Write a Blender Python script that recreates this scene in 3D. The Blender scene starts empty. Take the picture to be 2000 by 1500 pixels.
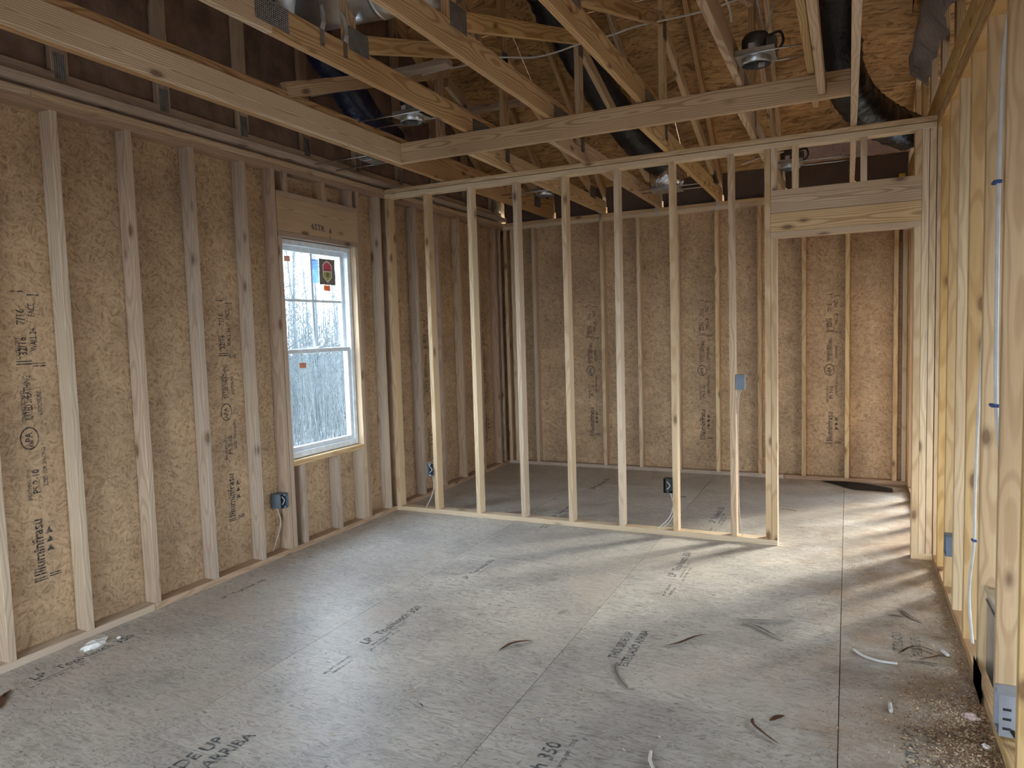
import bpy, bmesh, math, random
from mathutils import Vector, Matrix, noise
random.seed(7)
SC = bpy.context.scene
COL = SC.collection
V = Vector

# ------------------------------------------------------------------ camera
FPX, YAW, PITCH, ROLL = 1390.12, 0.442062, 0.072070, -0.029943
CAM = V((3.5704, -5.1158, 1.5208))
_cy, _sy = math.cos(YAW), math.sin(YAW)
_fwd = V((-_sy * math.cos(PITCH), _cy * math.cos(PITCH), -math.sin(PITCH)))
_r = V((_cy, _sy, 0)); _u = _r.cross(_fwd)
_right = _r * math.cos(ROLL) + _u * math.sin(ROLL)
_up = -_r * math.sin(ROLL) + _u * math.cos(ROLL)
cd = bpy.data.cameras.new('camera'); cam = bpy.data.objects.new('camera', cd); COL.objects.link(cam)
cd.sensor_width = 36; cd.lens = FPX / 2000 * 36; cd.clip_start = 0.02; cd.clip_end = 300
M = Matrix((_right, _up, -_fwd)).transposed().to_4x4(); M.translation = CAM
cam.matrix_world = M
SC.camera = cam

# ------------------------------------------------------------------ sky, exposure
w = bpy.data.worlds.new('overcast_sky'); SC.world = w; w.use_nodes = True
nt = w.node_tree; nt.nodes.clear()
out = nt.nodes.new('ShaderNodeOutputWorld'); bg = nt.nodes.new('ShaderNodeBackground')
tc = nt.nodes.new('ShaderNodeTexCoord'); sp = nt.nodes.new('ShaderNodeSeparateXYZ')
rp = nt.nodes.new('ShaderNodeValToRGB')
nt.links.new(tc.outputs['Generated'], sp.inputs[0]); nt.links.new(sp.outputs['Z'], rp.inputs[0])
rp.color_ramp.elements[0].color = (0.76, 0.89, 1.0, 1); rp.color_ramp.elements[0].position = 0.0
rp.color_ramp.elements[1].color = (0.62, 0.79, 1.0, 1); rp.color_ramp.elements[1].position = 0.8
nt.links.new(rp.outputs[0], bg.inputs['Color']); bg.inputs['Strength'].default_value = 10.5
nt.links.new(bg.outputs[0], out.inputs['Surface'])
SC.view_settings.view_transform = 'Standard'; SC.view_settings.look = 'None'
SC.view_settings.gamma = 1; SC.view_settings.use_curve_mapping = False
SC.view_settings.exposure = 0.70
SC.cycles.max_bounces = 6; SC.cycles.diffuse_bounces = 5; SC.cycles.glossy_bounces = 2; SC.cycles.transparent_max_bounces = 8
SC.cycles.use_adaptive_sampling = True; SC.cycles.adaptive_threshold = 0.07; SC.cycles.adaptive_min_samples = 12
SC.cycles.use_light_tree = False
SC.cycles.use_denoising = True; SC.cycles.sample_clamp_indirect = 8

sl = bpy.data.lights.new('sun', 'SUN'); sl.energy = 7.5; sl.angle = math.radians(15); sl.color = (1.0, .97, .86)
sun = bpy.data.objects.new('sun', sl); COL.objects.link(sun)
sun.rotation_euler = V((.60, .72, .40)).to_track_quat('Z', 'Y').to_euler()   # low, from beyond the back right corner

def portal(name, loc, rot, sx, sy):                       # guides sky light through a real opening
    l = bpy.data.lights.new(name, 'AREA'); l.shape = 'RECTANGLE'; l.size = sx; l.size_y = sy
    l.cycles.is_portal = True
    o = bpy.data.objects.new(name, l); COL.objects.link(o); o.location = loc; o.rotation_euler = rot
PI = math.pi
OPEN_FRONT = [(0.8, 3.3, 0.45, 2.3), (4.8, 6.0, 0.5, 2.2)]         # x0,x1,z0,z1 in the wall behind the camera
OPEN_RIGHT = [(-2.7, -1.2, 0.6, 2.1)]     # y0,y1,z0,z1 in the far right wall
OPEN_BACK = (4.42, 6.25, 0.0, 2.1)               # glass door gap in the back wall of the room at the right
YF, XR = -7.4, 6.7
for (a, b, c, d) in OPEN_FRONT:
    portal('sky_portal', ((a + b) / 2, YF - .02, (c + d) / 2), (PI / 2, 0, 0), b - a, d - c)
for (a, b, c, d) in OPEN_RIGHT:
    portal('sky_portal', (XR + .02, (a + b) / 2, (c + d) / 2), (PI / 2, 0, PI / 2), b - a, d - c)
portal('sky_portal', ((OPEN_BACK[0] + OPEN_BACK[1]) / 2, 2.44, 1.05), (-PI / 2, 0, 0), OPEN_BACK[1] - OPEN_BACK[0], 2.1)
portal('sky_portal', (-.16, -.84, 1.44), (PI / 2, 0, -PI / 2), .82, 1.6)

# ------------------------------------------------------------------ node helpers
def mat(name):
    m = bpy.data.materials.new(name); m.use_nodes = True
    nt = m.node_tree; b = nt.nodes['Principled BSDF']
    return m, nt, b
def N(nt, t, **k):
    n = nt.nodes.new(t)
    for a, v in k.items():
        if a == 'ins':
            for i, x in v.items():
                n.inputs[i].default_value = x
        else: setattr(n, a, v)
    return n
def L(nt, a, b): nt.links.new(a, b)
def ramp(nt, src, stops, interp='LINEAR'):
    r = N(nt, 'ShaderNodeValToRGB'); r.color_ramp.interpolation = interp
    e = r.color_ramp.elements
    while len(e) < len(stops): e.new(0.5)
    for i, (p, c) in enumerate(stops):
        e[i].position = p; e[i].color = (*c, 1) if len(c) == 3 else c
    L(nt, src, r.inputs[0]); return r
def mix(nt, fac, a, b, mode='MIX'):
    m = N(nt, 'ShaderNodeMix'); m.data_type = 'RGBA'; m.blend_type = mode
    for s, x in ((m.inputs[0], fac), (m.inputs[6], a), (m.inputs[7], b)):
        if hasattr(x, 'links') or hasattr(x, 'is_output'): L(nt, x, s)
        elif isinstance(x, (int, float)): s.default_value = x
        else: s.default_value = (*x, 1)
    return m.outputs[2]
def math_(nt, op, a, b=None, c=None):
    m = N(nt, 'ShaderNodeMath'); m.operation = op
    for i, x in enumerate((a, b, c)):
        if x is None: continue
        if hasattr(x, 'is_output'): L(nt, x, m.inputs[i])
        else: m.inputs[i].default_value = x
    return m.outputs[0]
def simple(name, col, rough=.6, metal=0.0, bump=0, bscale=60, var=0.12):
    m, nt, b = mat(name)
    tc = N(nt, 'ShaderNodeTexCoord'); nz = N(nt, 'ShaderNodeTexNoise', ins={'Scale': bscale * .3, 'Detail': 4.})
    L(nt, tc.outputs['Object'], nz.inputs['Vector'])
    r = ramp(nt, nz.outputs['Fac'], [(.3, tuple(c * (1 - var) for c in col)), (.7, tuple(min(1, c * (1 + var)) for c in col))])
    L(nt, r.outputs[0], b.inputs['Base Color'])
    b.inputs['Roughness'].default_value = rough; b.inputs['Metallic'].default_value = metal
    if bump:
        n2 = N(nt, 'ShaderNodeTexNoise', ins={'Scale': bscale, 'Detail': 3.}); L(nt, tc.outputs['Object'], n2.inputs['Vector'])
        bp = N(nt, 'ShaderNodeBump', ins={'Strength': bump, 'Distance': .01}); L(nt, n2.outputs['Fac'], bp.inputs['Height'])
        L(nt, bp.outputs[0], b.inputs['Normal'])
    return m

def lumber(name, light, dark, ring=(.45, .27, .12), knots=1.0, ringamt=.55):
    """sawn pine, grain along local X, every board its own cut of the tree"""
    m, nt, b = mat(name)
    tc = N(nt, 'ShaderNodeTexCoord'); oi = N(nt, 'ShaderNodeObjectInfo')
    off = N(nt, 'ShaderNodeCombineXYZ')
    L(nt, math_(nt, 'MULTIPLY', oi.outputs['Random'], 37.0), off.inputs[0])
    L(nt, math_(nt, 'MULTIPLY_ADD', oi.outputs['Random'], .09, .02), off.inputs[1])
    rr = math_(nt, 'FRACT', math_(nt, 'MULTIPLY', oi.outputs['Random'], 17.3))
    L(nt, math_(nt, 'MULTIPLY_ADD', rr, .10, -.05), off.inputs[2])
    add = N(nt, 'ShaderNodeVectorMath', operation='ADD'); L(nt, tc.outputs['Object'], add.inputs[0]); L(nt, off.outputs[0], add.inputs[1])
    P = add.outputs[0]
    # slow wander of the pith
    s1 = N(nt, 'ShaderNodeVectorMath', operation='MULTIPLY', ins={1: (.9, 2.5, 2.5)}); L(nt, P, s1.inputs[0])
    nz = N(nt, 'ShaderNodeTexNoise', ins={'Scale': 1.6, 'Detail': 2., 'Roughness': .5}); L(nt, s1.outputs[0], nz.inputs['Vector'])
    sp = N(nt, 'ShaderNodeSeparateXYZ'); L(nt, P, sp.inputs[0])
    y2 = math_(nt, 'POWER', math_(nt, 'ABSOLUTE', sp.outputs[1]), 2.0); z2 = math_(nt, 'POWER', math_(nt, 'ABSOLUTE', sp.outputs[2]), 2.0)
    rad = math_(nt, 'SQRT', math_(nt, 'ADD', y2, z2))
    ph = math_(nt, 'ADD', math_(nt, 'MULTIPLY', rad, 620.), math_(nt, 'MULTIPLY', nz.outputs['Fac'], 46.))
    sn = math_(nt, 'MULTIPLY_ADD', math_(nt, 'SINE', ph), .5, .5)
    rings = ramp(nt, sn, [(0.45, (0, 0, 0)), (.95, (1, 1, 1))])
    s2 = N(nt, 'ShaderNodeVectorMath', operation='MULTIPLY', ins={1: (1.5, 60, 60)}); L(nt, P, s2.inputs[0])
    fib = N(nt, 'ShaderNodeTexNoise', ins={'Scale': 3., 'Detail': 2.}); L(nt, s2.outputs[0], fib.inputs['Vector'])
    big = N(nt, 'ShaderNodeTexNoise', ins={'Scale': .9, 'Detail': 1.}); L(nt, P, big.inputs['Vector'])
    base = mix(nt, ramp(nt, big.outputs['Fac'], [(.35, (0, 0, 0)), (.65, (1, 1, 1))]).outputs[0], light, dark)
    c1 = mix(nt, math_(nt, 'MULTIPLY', rings.outputs[0], ringamt), base, ring)
    c2 = mix(nt, math_(nt, 'MULTIPLY', ramp(nt, fib.outputs['Fac'], [(.45, (0, 0, 0)), (.75, (1, 1, 1))]).outputs[0], .28), c1, ring)
    # knots
    s3 = N(nt, 'ShaderNodeVectorMath', operation='MULTIPLY', ins={1: (3.0, 7.0, 7.0)}); L(nt, P, s3.inputs[0])
    vo = N(nt, 'ShaderNodeTexVoronoi', ins={'Scale': 1.}); L(nt, s3.outputs[0], vo.inputs['Vector'])
    kn = ramp(nt, vo.outputs['Distance'], [(.075, (1, 1, 1)), (.125, (.35, .35, .35)), (.19, (0, 0, 0))])
    c3 = mix(nt, math_(nt, 'MULTIPLY', kn.outputs[0], .8 * knots), c2, (.13, .055, .025))
    # tint per board
    hs = N(nt, 'ShaderNodeHueSaturation'); L(nt, c3, hs.inputs['Color'])
    L(nt, math_(nt, 'MULTIPLY_ADD', rr, .34, .83), hs.inputs['Value'])
    L(nt, math_(nt, 'MULTIPLY_ADD', oi.outputs['Random'], .36, .80), hs.inputs['Saturation'])
    L(nt, math_(nt, 'MULTIPLY_ADD', rr, .016, .492), hs.inputs['Hue'])
    L(nt, hs.outputs[0], b.inputs['Base Color']); b.inputs['Roughness'].default_value = .62
    b.inputs['Specular IOR Level'].default_value = .3
    return m

def osb(name, pale, mid, dark, scale=1.0, rough=.7, aniso=(1, 1, 1), fleck=.6, bumpk=.4, stain=None):
    """pressed wood strands lying in the board plane (local XY)"""
    m, nt, b = mat(name)
    tc = N(nt, 'ShaderNodeTexCoord'); oi = N(nt, 'ShaderNodeObjectInfo')
    off = N(nt, 'ShaderNodeCombineXYZ'); L(nt, math_(nt, 'MULTIPLY', oi.outputs['Random'], 53.), off.inputs[0]); L(nt, math_(nt, 'MULTIPLY', oi.outputs['Random'], 31.), off.inputs[1])
    add = N(nt, 'ShaderNodeVectorMath', operation='ADD'); L(nt, tc.outputs['Object'], add.inputs[0]); L(nt, off.outputs[0], add.inputs[1])
    an = N(nt, 'ShaderNodeVectorMath', operation='MULTIPLY', ins={1: aniso}); L(nt, add.outputs[0], an.inputs[0])
    P = an.outputs[0]
    warp = N(nt, 'ShaderNodeTexNoise', ins={'Scale': 5 * scale, 'Detail': 1.}); L(nt, P, warp.inputs['Vector'])
    wv = N(nt, 'ShaderNodeVectorMath', operation='SCALE', ins={'Scale': .22 / scale}); L(nt, warp.outputs['Color'], wv.inputs[0])
    P2 = N(nt, 'ShaderNodeVectorMath', operation='ADD'); L(nt, P, P2.inputs[0]); L(nt, wv.outputs[0], P2.inputs[1])
    cols = []; hts = []
    for k, (ang, st) in enumerate(((.35, (1, 3.4, 1)), (1.9, (1, 3.0, 1)), (-.5, (1, 3.6, 1)))):
        rt = N(nt, 'ShaderNodeVectorRotate', ins={'Angle': ang}); rt.rotation_type = 'Z_AXIS'; L(nt, P2.outputs[0], rt.inputs['Vector'])
        st_ = N(nt, 'ShaderNodeVectorMath', operation='MULTIPLY', ins={1: st}); L(nt, rt.outputs[0], st_.inputs[0])
        vo = N(nt, 'ShaderNodeTexVoronoi', ins={'Scale': (17 + 5 * k) * scale}); L(nt, st_.outputs[0], vo.inputs['Vector'])
        sx = N(nt, 'ShaderNodeSeparateXYZ'); L(nt, vo.outputs['Color'], sx.inputs[0]); cols.append(sx.outputs[0]); hts.append(vo.outputs['Distance'])
    s = math_(nt, 'MULTIPLY_ADD', cols[0], .4, math_(nt, 'MULTIPLY_ADD', cols[1], .32, math_(nt, 'MULTIPLY', cols[2], .28)))
    base = ramp(nt, s, [(.18, dark), (.42, mid), (.78, pale)])
    big = N(nt, 'ShaderNodeTexNoise', ins={'Scale': 2.2, 'Detail': 3., 'Roughness': .6}); L(nt, add.outputs[0], big.inputs['Vector'])
    bb = ramp(nt, big.outputs['Fac'], [(.35, (.80, .78, .76)), (.65, (1.1, 1.08, 1.04))])
    c = mix(nt, 1.0, base.outputs[0], bb.outputs[0], 'MULTIPLY')
    fl = N(nt, 'ShaderNodeTexNoise', ins={'Scale': 34 * scale, 'Detail': 1.}); L(nt, P2.outputs[0], fl.inputs['Vector'])
    fk = ramp(nt, fl.outputs['Fac'], [(.64, (0, 0, 0)), (.72, (1, 1, 1))])
    c = mix(nt, math_(nt, 'MULTIPLY', fk.outputs[0], fleck), c, tuple(x * .32 for x in dark))
    if stain:
        sn = N(nt, 'ShaderNodeTexNoise', ins={'Scale': 1.1, 'Detail': 4., 'Roughness': .65}); L(nt, add.outputs[0], sn.inputs['Vector'])
        c = mix(nt, math_(nt, 'MULTIPLY', ramp(nt, sn.outputs['Fac'], [(.5, (0, 0, 0)), (.68, (1, 1, 1))]).outputs[0], .55), c, stain)
        ge = N(nt, 'ShaderNodeNewGeometry'); gx = N(nt, 'ShaderNodeSeparateXYZ'); L(nt, ge.outputs['Position'], gx.inputs[0])   # trodden dirt and sawdust film towards the right wall
        dn = N(nt, 'ShaderNodeTexNoise', ins={'Scale': 3.2, 'Detail': 5., 'Roughness': .72}); L(nt, ge.outputs['Position'], dn.inputs['Vector'])
        dm = math_(nt, 'ADD', math_(nt, 'MULTIPLY', dn.outputs['Fac'], 1.1), math_(nt, 'MULTIPLY_ADD', gx.outputs[0], .46, -1.72))
        c = mix(nt, math_(nt, 'MULTIPLY', ramp(nt, dm, [(.38, (0, 0, 0)), (.72, (1, 1, 1))]).outputs[0], .72), c, (.27, .175, .105))
    hs = N(nt, 'ShaderNodeHueSaturation'); L(nt, c, hs.inputs['Color']); L(nt, math_(nt, 'MULTIPLY_ADD', oi.outputs['Random'], .14, .93), hs.inputs['Value'])
    L(nt, hs.outputs[0], b.inputs['Base Color']); b.inputs['Roughness'].default_value = rough; b.inputs['Specular IOR Level'].default_value = .3
    if bumpk:
        bn = N(nt, 'ShaderNodeTexNoise', ins={'Scale': 30 * scale, 'Detail': 1.}); L(nt, P, bn.inputs['Vector'])
        bp = N(nt, 'ShaderNodeBump', ins={'Strength': bumpk, 'Distance': .003}); L(nt, bn.outputs['Fac'], bp.inputs['Height']); L(nt, bp.outputs[0], b.inputs['Normal'])
    return m

LUM = lumber('pine_lumber', (.69, .52, .33), (.60, .435, .26), ring=(.43, .275, .135))
LUMW = lumber('warm_pine_lumber', (.61, .415, .215), (.52, .335, .16), ring=(.38, .22, .09))
LUMR = lumber('roof_pine_lumber', (.72, .52, .30), (.59, .41, .22), ring=(.35, .20, .09), ringamt=.7)
LUMP = lumber('aged_pine_lumber', (.52, .39, .28), (.45, .325, .225), ring=(.33, .22, .14))
WALLOSB = osb('wall_strand_board', (.53, .375, .235), (.44, .30, .18), (.30, .195, .11), scale=2.1, aniso=(1.0, .8, 1), fleck=.4, bumpk=0)
ROOFOSB = osb('roof_strand_board', (.62, .385, .185), (.45, .265, .115), (.23, .125, .052), scale=.8, aniso=(.5, 1.5, 1), fleck=.5, bumpk=0)
FLOOROSB = osb('floor_strand_board', (.60, .57, .52), (.50, .47, .42), (.37, .335, .29), scale=2.0, aniso=(.55, 1.4, 1), rough=.42, fleck=.6, bumpk=.3, stain=(.42, .34, .27))
INK = None
def ink(name, col, keep):
    m, nt, b = mat(name); tr = N(nt, 'ShaderNodeBsdfTransparent'); mx = N(nt, 'ShaderNodeMixShader')
    tc = N(nt, 'ShaderNodeTexCoord'); nz = N(nt, 'ShaderNodeTexNoise', ins={'Scale': 45., 'Detail': 4.}); L(nt, tc.outputs['Object'], nz.inputs['Vector'])
    r = ramp(nt, nz.outputs['Fac'], [(.38, (keep, keep, keep)), (.62, (keep * .35,) * 3)])
    b.inputs['Base Color'].default_value = (*col, 1); b.inputs['Roughness'].default_value = .8
    L(nt, r.outputs[0], mx.inputs[0]); L(nt, tr.outputs[0], mx.inputs[1]); L(nt, b.outputs[0], mx.inputs[2])
    L(nt, mx.outputs[0], nt.nodes['Material Output'].inputs['Surface']); return m
WINK = ink('wall_print_ink', (.03, .03, .035), 1.0)
FINK = ink('floor_print_ink', (.06, .08, .095), .82)
MARK = simple('marker_ink', (.02, .018, .03), .6)
STEEL = simple('galvanised_steel', (.55, .57, .58), .32, .95, bump=.15, bscale=40)
PLATE = simple('connector_plate_steel', (.23, .225, .22), .45, .8)
TOOTH = simple('plate_tooth_steel', (.42, .42, .40), .4, .85)
FOIL = simple('crinkled_foil', (.72, .70, .72), .22, .95, bump=1.0, bscale=26)
BLACKD = simple('black_duct_plastic', (.012, .012, .014), .28, 0, bump=.9, bscale=30)
BLUED = simple('dark_blue_duct_plastic', (.008, .014, .045), .3, 0, bump=.9, bscale=22)
CARD = simple('brown_baffle_board', (.115, .078, .058), .75, 0, bump=.2, bscale=30)
PINK = simple('pinkish_insulation', (.55, .42, .38), .95, 0, bump=1., bscale=40)
WHITE = simple('white_cable_plastic', (.60, .57, .52), .45)
PEXM = simple('white_pipe_plastic', (.50, .49, .47), .35)
PINKC = simple('tan_cable_plastic', (.50, .40, .33), .5)
BLUECL = simple('blue_clip_plastic', (.03, .07, .22), .5)
GREYBOX = simple('grey_blue_box_plastic', (.13, .16, .20), .5)
LGREY = simple('light_grey_box_plastic', (.30, .32, .36), .45)
BLACKP = simple('black_plastic', (.018, .018, .02), .5)
VINYL = simple('white_vinyl', (.70, .75, .78), .4)
DARKG = simple('dark_grey_board', (.045, .047, .045), .8)
CHIP = simple('pale_wood_chip', (.66, .52, .34), .8, var=.3)
SPLIN = simple('brown_bark_splinter', (.21, .10, .05), .85, var=.3)
GREYW = simple('grey_wood_sliver', (.16, .14, .12), .85)
PAPER = simple('white_paper', (.78, .76, .72), .9, bump=.5, bscale=50)
MATB = simple('dark_brown_matting', (.055, .042, .035), .8)
PLASTIC = simple('translucent_bag_plastic', (.42, .37, .36), .3, 0, bump=1.2, bscale=16)
REDM = simple('red_print', (.42, .03, .05), .6)
YEL = simple('yellow_plastic', (.55, .38, .03), .5)
BARK = simple('winter_bark', (.062, .080, .088), .9, bscale=30, var=.4)
LEAF = simple('leaf_litter', (.085, .088, .088), .95, bscale=8, var=.5)
DUST = simple('sawdust_flakes', (.50, .36, .21), .9, var=.4)
DUSTD = simple('brown_dirt_flakes', (.24, .155, .095), .9, var=.4)

# ------------------------------------------------------------------ object helpers
WM = {}
def thing(name, loc, label, cat, group=None):
    o = bpy.data.objects.new(name, None); COL.objects.link(o); o.location = loc; o.empty_display_size = .1
    o['label'] = label; o['category'] = cat
    if group: o['group'] = group
    WM[o.name] = Matrix.Translation(V(loc)); return o
def struct(name, loc=(0, 0, 0), label=None):
    o = bpy.data.objects.new(name, None); COL.objects.link(o); o.location = loc; o['kind'] = 'structure'
    if label: o['label'] = label
    WM[o.name] = Matrix.Translation(V(loc)); return o
def put(name, me, m, mw, parent=None, label=None, stuff=False):
    o = bpy.data.objects.new(name, me); COL.objects.link(o)
    if m is not None and not me.materials: me.materials.append(m)
    if parent is not None:
        o.parent = parent; o.matrix_basis = WM[parent.name].inverted() @ mw
    else: o.matrix_basis = mw
    WM[o.name] = mw.copy()
    if label: o['label'] = label
    if stuff: o['kind'] = 'stuff'
    return o
def tag(o, label, cat, group=None):
    o['label'] = label; o['category'] = cat
    if group: o['group'] = group
    return o

def frame(A, B, up):
    """matrix with local X along A->B, local Z close to up, origin mid"""
    A, B, up = V(A), V(B), V(up)
    x = (B - A).normalized(); y = up.cross(x).normalized(); z = x.cross(y)
    m = Matrix((x, y, z)).transposed().to_4x4(); m.translation = (A + B) / 2
    return m, (B - A).length
def prism_mesh(L_, W, H, ch=.0025, cutA=0., cutB=0.):
    """board: L_ along X, W along Y, H along Z, chamfered long edges; cutA/B slant the ends (shift per Z)"""
    w_, h_ = W / 2, H / 2; c = min(ch, w_ * .4, h_ * .4)
    prof = [(w_, -h_ + c), (w_, h_ - c), (w_ - c, h_), (-w_ + c, h_), (-w_, h_ - c), (-w_, -h_ + c), (-w_ + c, -h_), (w_ - c, -h_)]
    vs = [(-L_ / 2 + cutA * z, y, z) for y, z in prof] + [(L_ / 2 + cutB * z, y, z) for y, z in prof]
    fs = [[i, (i + 1) % 8, (i + 1) % 8 + 8, i + 8] for i in range(8)] + [list(range(7, -1, -1)), list(range(8, 16))]
    me = bpy.data.meshes.new('board'); me.from_pydata(vs, [], fs); me.update(); return me
CACHE = {}
def board(name, parent, A, B, up, W, H, m, ch=.0025, cutA=0., cutB=0., label=None, lean=0.):
    mw, ln = frame(A, B, up)
    if lean:
        mw = mw @ Matrix.Rotation(random.uniform(-lean, lean), 4, 'Y') @ Matrix.Rotation(random.uniform(-lean, lean), 4, 'Z')
    key = (round(ln, 4), W, H, ch, cutA, cutB, m.name)
    if key not in CACHE: CACHE[key] = prism_mesh(ln, W, H, ch, cutA, cutB)
    return put(name, CACHE[key], m, mw, parent, label)
T, W4, W6 = .038, .089, .14
def vert(parent, name, x0, x1, y0, y1, z0, z1, m, lean=.0012, label=None):   # upright member by its box
    cx, cy = (x0 + x1) / 2, (y0 + y1) / 2
    return board(name, parent, (cx, cy, z0), (cx, cy, z1), (1, 0, 0), round(y1 - y0, 4), round(x1 - x0, 4), m, lean=lean, label=label)
def box(parent, name, x0, x1, y0, y1, z0, z1, m, ch=.0025, label=None):       # lying member by its box, grain along its longest side
    dx, dy, dz = x1 - x0, y1 - y0, z1 - z0; c = V(((x0 + x1) / 2, (y0 + y1) / 2, (z0 + z1) / 2))
    if dx >= dy and dx >= dz: return board(name, parent, c - V((dx / 2, 0, 0)), c + V((dx / 2, 0, 0)), (0, 0, 1), round(dy, 4), round(dz, 4), m, ch, label=label)
    if dy >= dz: return board(name, parent, c - V((0, dy / 2, 0)), c + V((0, dy / 2, 0)), (0, 0, 1), round(dx, 4), round(dz, 4), m, ch, label=label)
    return board(name, parent, c - V((0, 0, dz / 2)), c + V((0, 0, dz / 2)), (1, 0, 0), round(dy, 4), round(dx, 4), m, ch, label=label)

def sheet(name, parent, mw, sx, sy, th, m, holes=(), label=None):
    """panel in local XY (0..sx, 0..sy centred), thickness th below z=0, with rectangular holes given in the same 0..sx/0..sy frame"""
    xs = sorted({0, sx, *[v for h in holes for v in h[:2]]}); ys = sorted({0, sy, *[v for h in holes for v in h[2:]]})
    bm = bmesh.new(); ok = {}
    def hole(i, j):
        if i < 0 or j < 0 or i >= len(xs) - 1 or j >= len(ys) - 1: return True
        cx, cy = (xs[i] + xs[i + 1]) / 2, (ys[j] + ys[j + 1]) / 2
        return any(h[0] < cx < h[1] and h[2] < cy < h[3] for h in holes)
    def vt(i, j, k):
        if (i, j, k) not in ok: ok[i, j, k] = bm.verts.new((xs[i] - sx / 2, ys[j] - sy / 2, -th * k))
        return ok[i, j, k]
    for i in range(len(xs) - 1):
        for j in range(len(ys) - 1):
            if hole(i, j): continue
            bm.faces.new([vt(i, j, 0), vt(i + 1, j, 0), vt(i + 1, j + 1, 0), vt(i, j + 1, 0)])
            bm.faces.new([vt(i, j + 1, 1), vt(i + 1, j + 1, 1), vt(i + 1, j, 1), vt(i, j, 1)])
            for (di, dj, a, b_) in ((-1, 0, (i, j + 1), (i, j)), (1, 0, (i + 1, j), (i + 1, j + 1)), (0, -1, (i, j), (i + 1, j)), (0, 1, (i + 1, j + 1), (i, j + 1))):
                if hole(i + di, j + dj): bm.faces.new([vt(*a, 0), vt(*a, 1), vt(*b_, 1), vt(*b_, 0)])
    bmesh.ops.recalc_face_normals(bm, faces=bm.faces)
    me = bpy.data.meshes.new(name); bm.to_mesh(me); bm.free()
    return put(name, me, m, mw, parent, label)
def plane_mw(origin, xd, yd):
    x, y = V(xd), V(yd); z = x.cross(y); m = Matrix((x, y, z)).transposed().to_4x4(); m.translation = V(origin); return m

def bm_tube(bm, pts, rad, seg=8, cap=True, wrinkle=0.):
    pts = [V(p) for p in pts]; n = len(pts); rings = []
    if not hasattr(rad, '__len__'): rad = [rad] * n
    t0 = (pts[1] - pts[0]).normalized(); nrm = t0.orthogonal().normalized()
    for i, p in enumerate(pts):
        t = (pts[min(i + 1, n - 1)] - pts[max(i - 1, 0)]).normalized()
        nrm = (nrm - t * nrm.dot(t)).normalized(); bn = t.cross(nrm)
        ring = []
        for k in range(seg):
            a = 2 * PI * k / seg; r = rad[i]
            if wrinkle: r *= 1 + wrinkle * noise.noise(V((i * .9, math.cos(a) * 3, math.sin(a) * 3)))
            ring.append(bm.verts.new(p + nrm * math.cos(a) * r + bn * math.sin(a) * r))
        rings.append(ring)
    for a, b_ in zip(rings, rings[1:]):
        for k in range(seg): bm.faces.new([a[k], a[(k + 1) % seg], b_[(k + 1) % seg], b_[k]])
    if cap:
        bm.faces.new(rings[0][::-1]); bm.faces.new(rings[-1])
def smooth_path(pts, sub=6):
    P = [V(p) for p in pts]; out_ = []
    for i in range(len(P) - 1):
        p0, p1, p2, p3 = P[max(i - 1, 0)], P[i], P[i + 1], P[min(i + 2, len(P) - 1)]
        for s in range(sub):
            t = s / sub
            out_.append(.5 * ((2 * p1) + (p2 - p0) * t + (2 * p0 - 5 * p1 + 4 * p2 - p3) * t * t + (3 * p1 - p0 - 3 * p2 + p3) * t ** 3))
    out_.append(P[-1]); return out_
def finish(name, bm, m, parent=None, smooth=True, label=None, at=None, stuff=False):
    """bmesh in world coordinates -> object whose origin is `at` (or its centre)"""
    bmesh.ops.recalc_face_normals(bm, faces=bm.faces)
    if at is None:
        at = sum((v.co for v in bm.verts), V()) / max(1, len(bm.verts))
    at = V(at)
    for v in bm.verts: v.co -= at
    me = bpy.data.meshes.new(name); bm.to_mesh(me); bm.free()
    if smooth:
        for p in me.polygons: p.use_smooth = True
    return put(name, me, m, Matrix.Translation(at), parent, label, stuff)
def tube(name, pts, r, m, parent=None, seg=8, sub=6, label=None, wrinkle=0.):
    bm = bmesh.new(); P = smooth_path(pts, sub) if sub > 1 else pts
    bm_tube(bm, P, r if not hasattr(r, '__len__') else [r[min(len(r) - 1, int(i * len(r) / len(P)))] for i in range(len(P))], seg, wrinkle=wrinkle)
    return finish(name, bm, m, parent, label=label, at=P[0])
def bm_box(bm, c, s, rot=None):
    r = bmesh.ops.create_cube(bm, size=1); vs = r['verts']
    M_ = Matrix.Translation(V(c)) @ (rot.to_4x4() if rot else Matrix.Identity(4)) @ Matrix.Diagonal((*s, 1))
    bmesh.ops.transform(bm, matrix=M_, verts=vs); return vs
def solid(name, c, s, m, parent=None, rot=None, bev=.003, label=None):
    bm = bmesh.new(); bm_box(bm, (0, 0, 0), s)
    if bev: bmesh.ops.bevel(bm, geom=list(bm.edges), offset=bev, segments=1, affect='EDGES')
    me = bpy.data.meshes.new(name); bm.to_mesh(me); bm.free()
    return put(name, me, m, Matrix.Translation(V(c)) @ (rot.to_4x4() if rot else Matrix.Identity(4)), parent, label)

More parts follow.
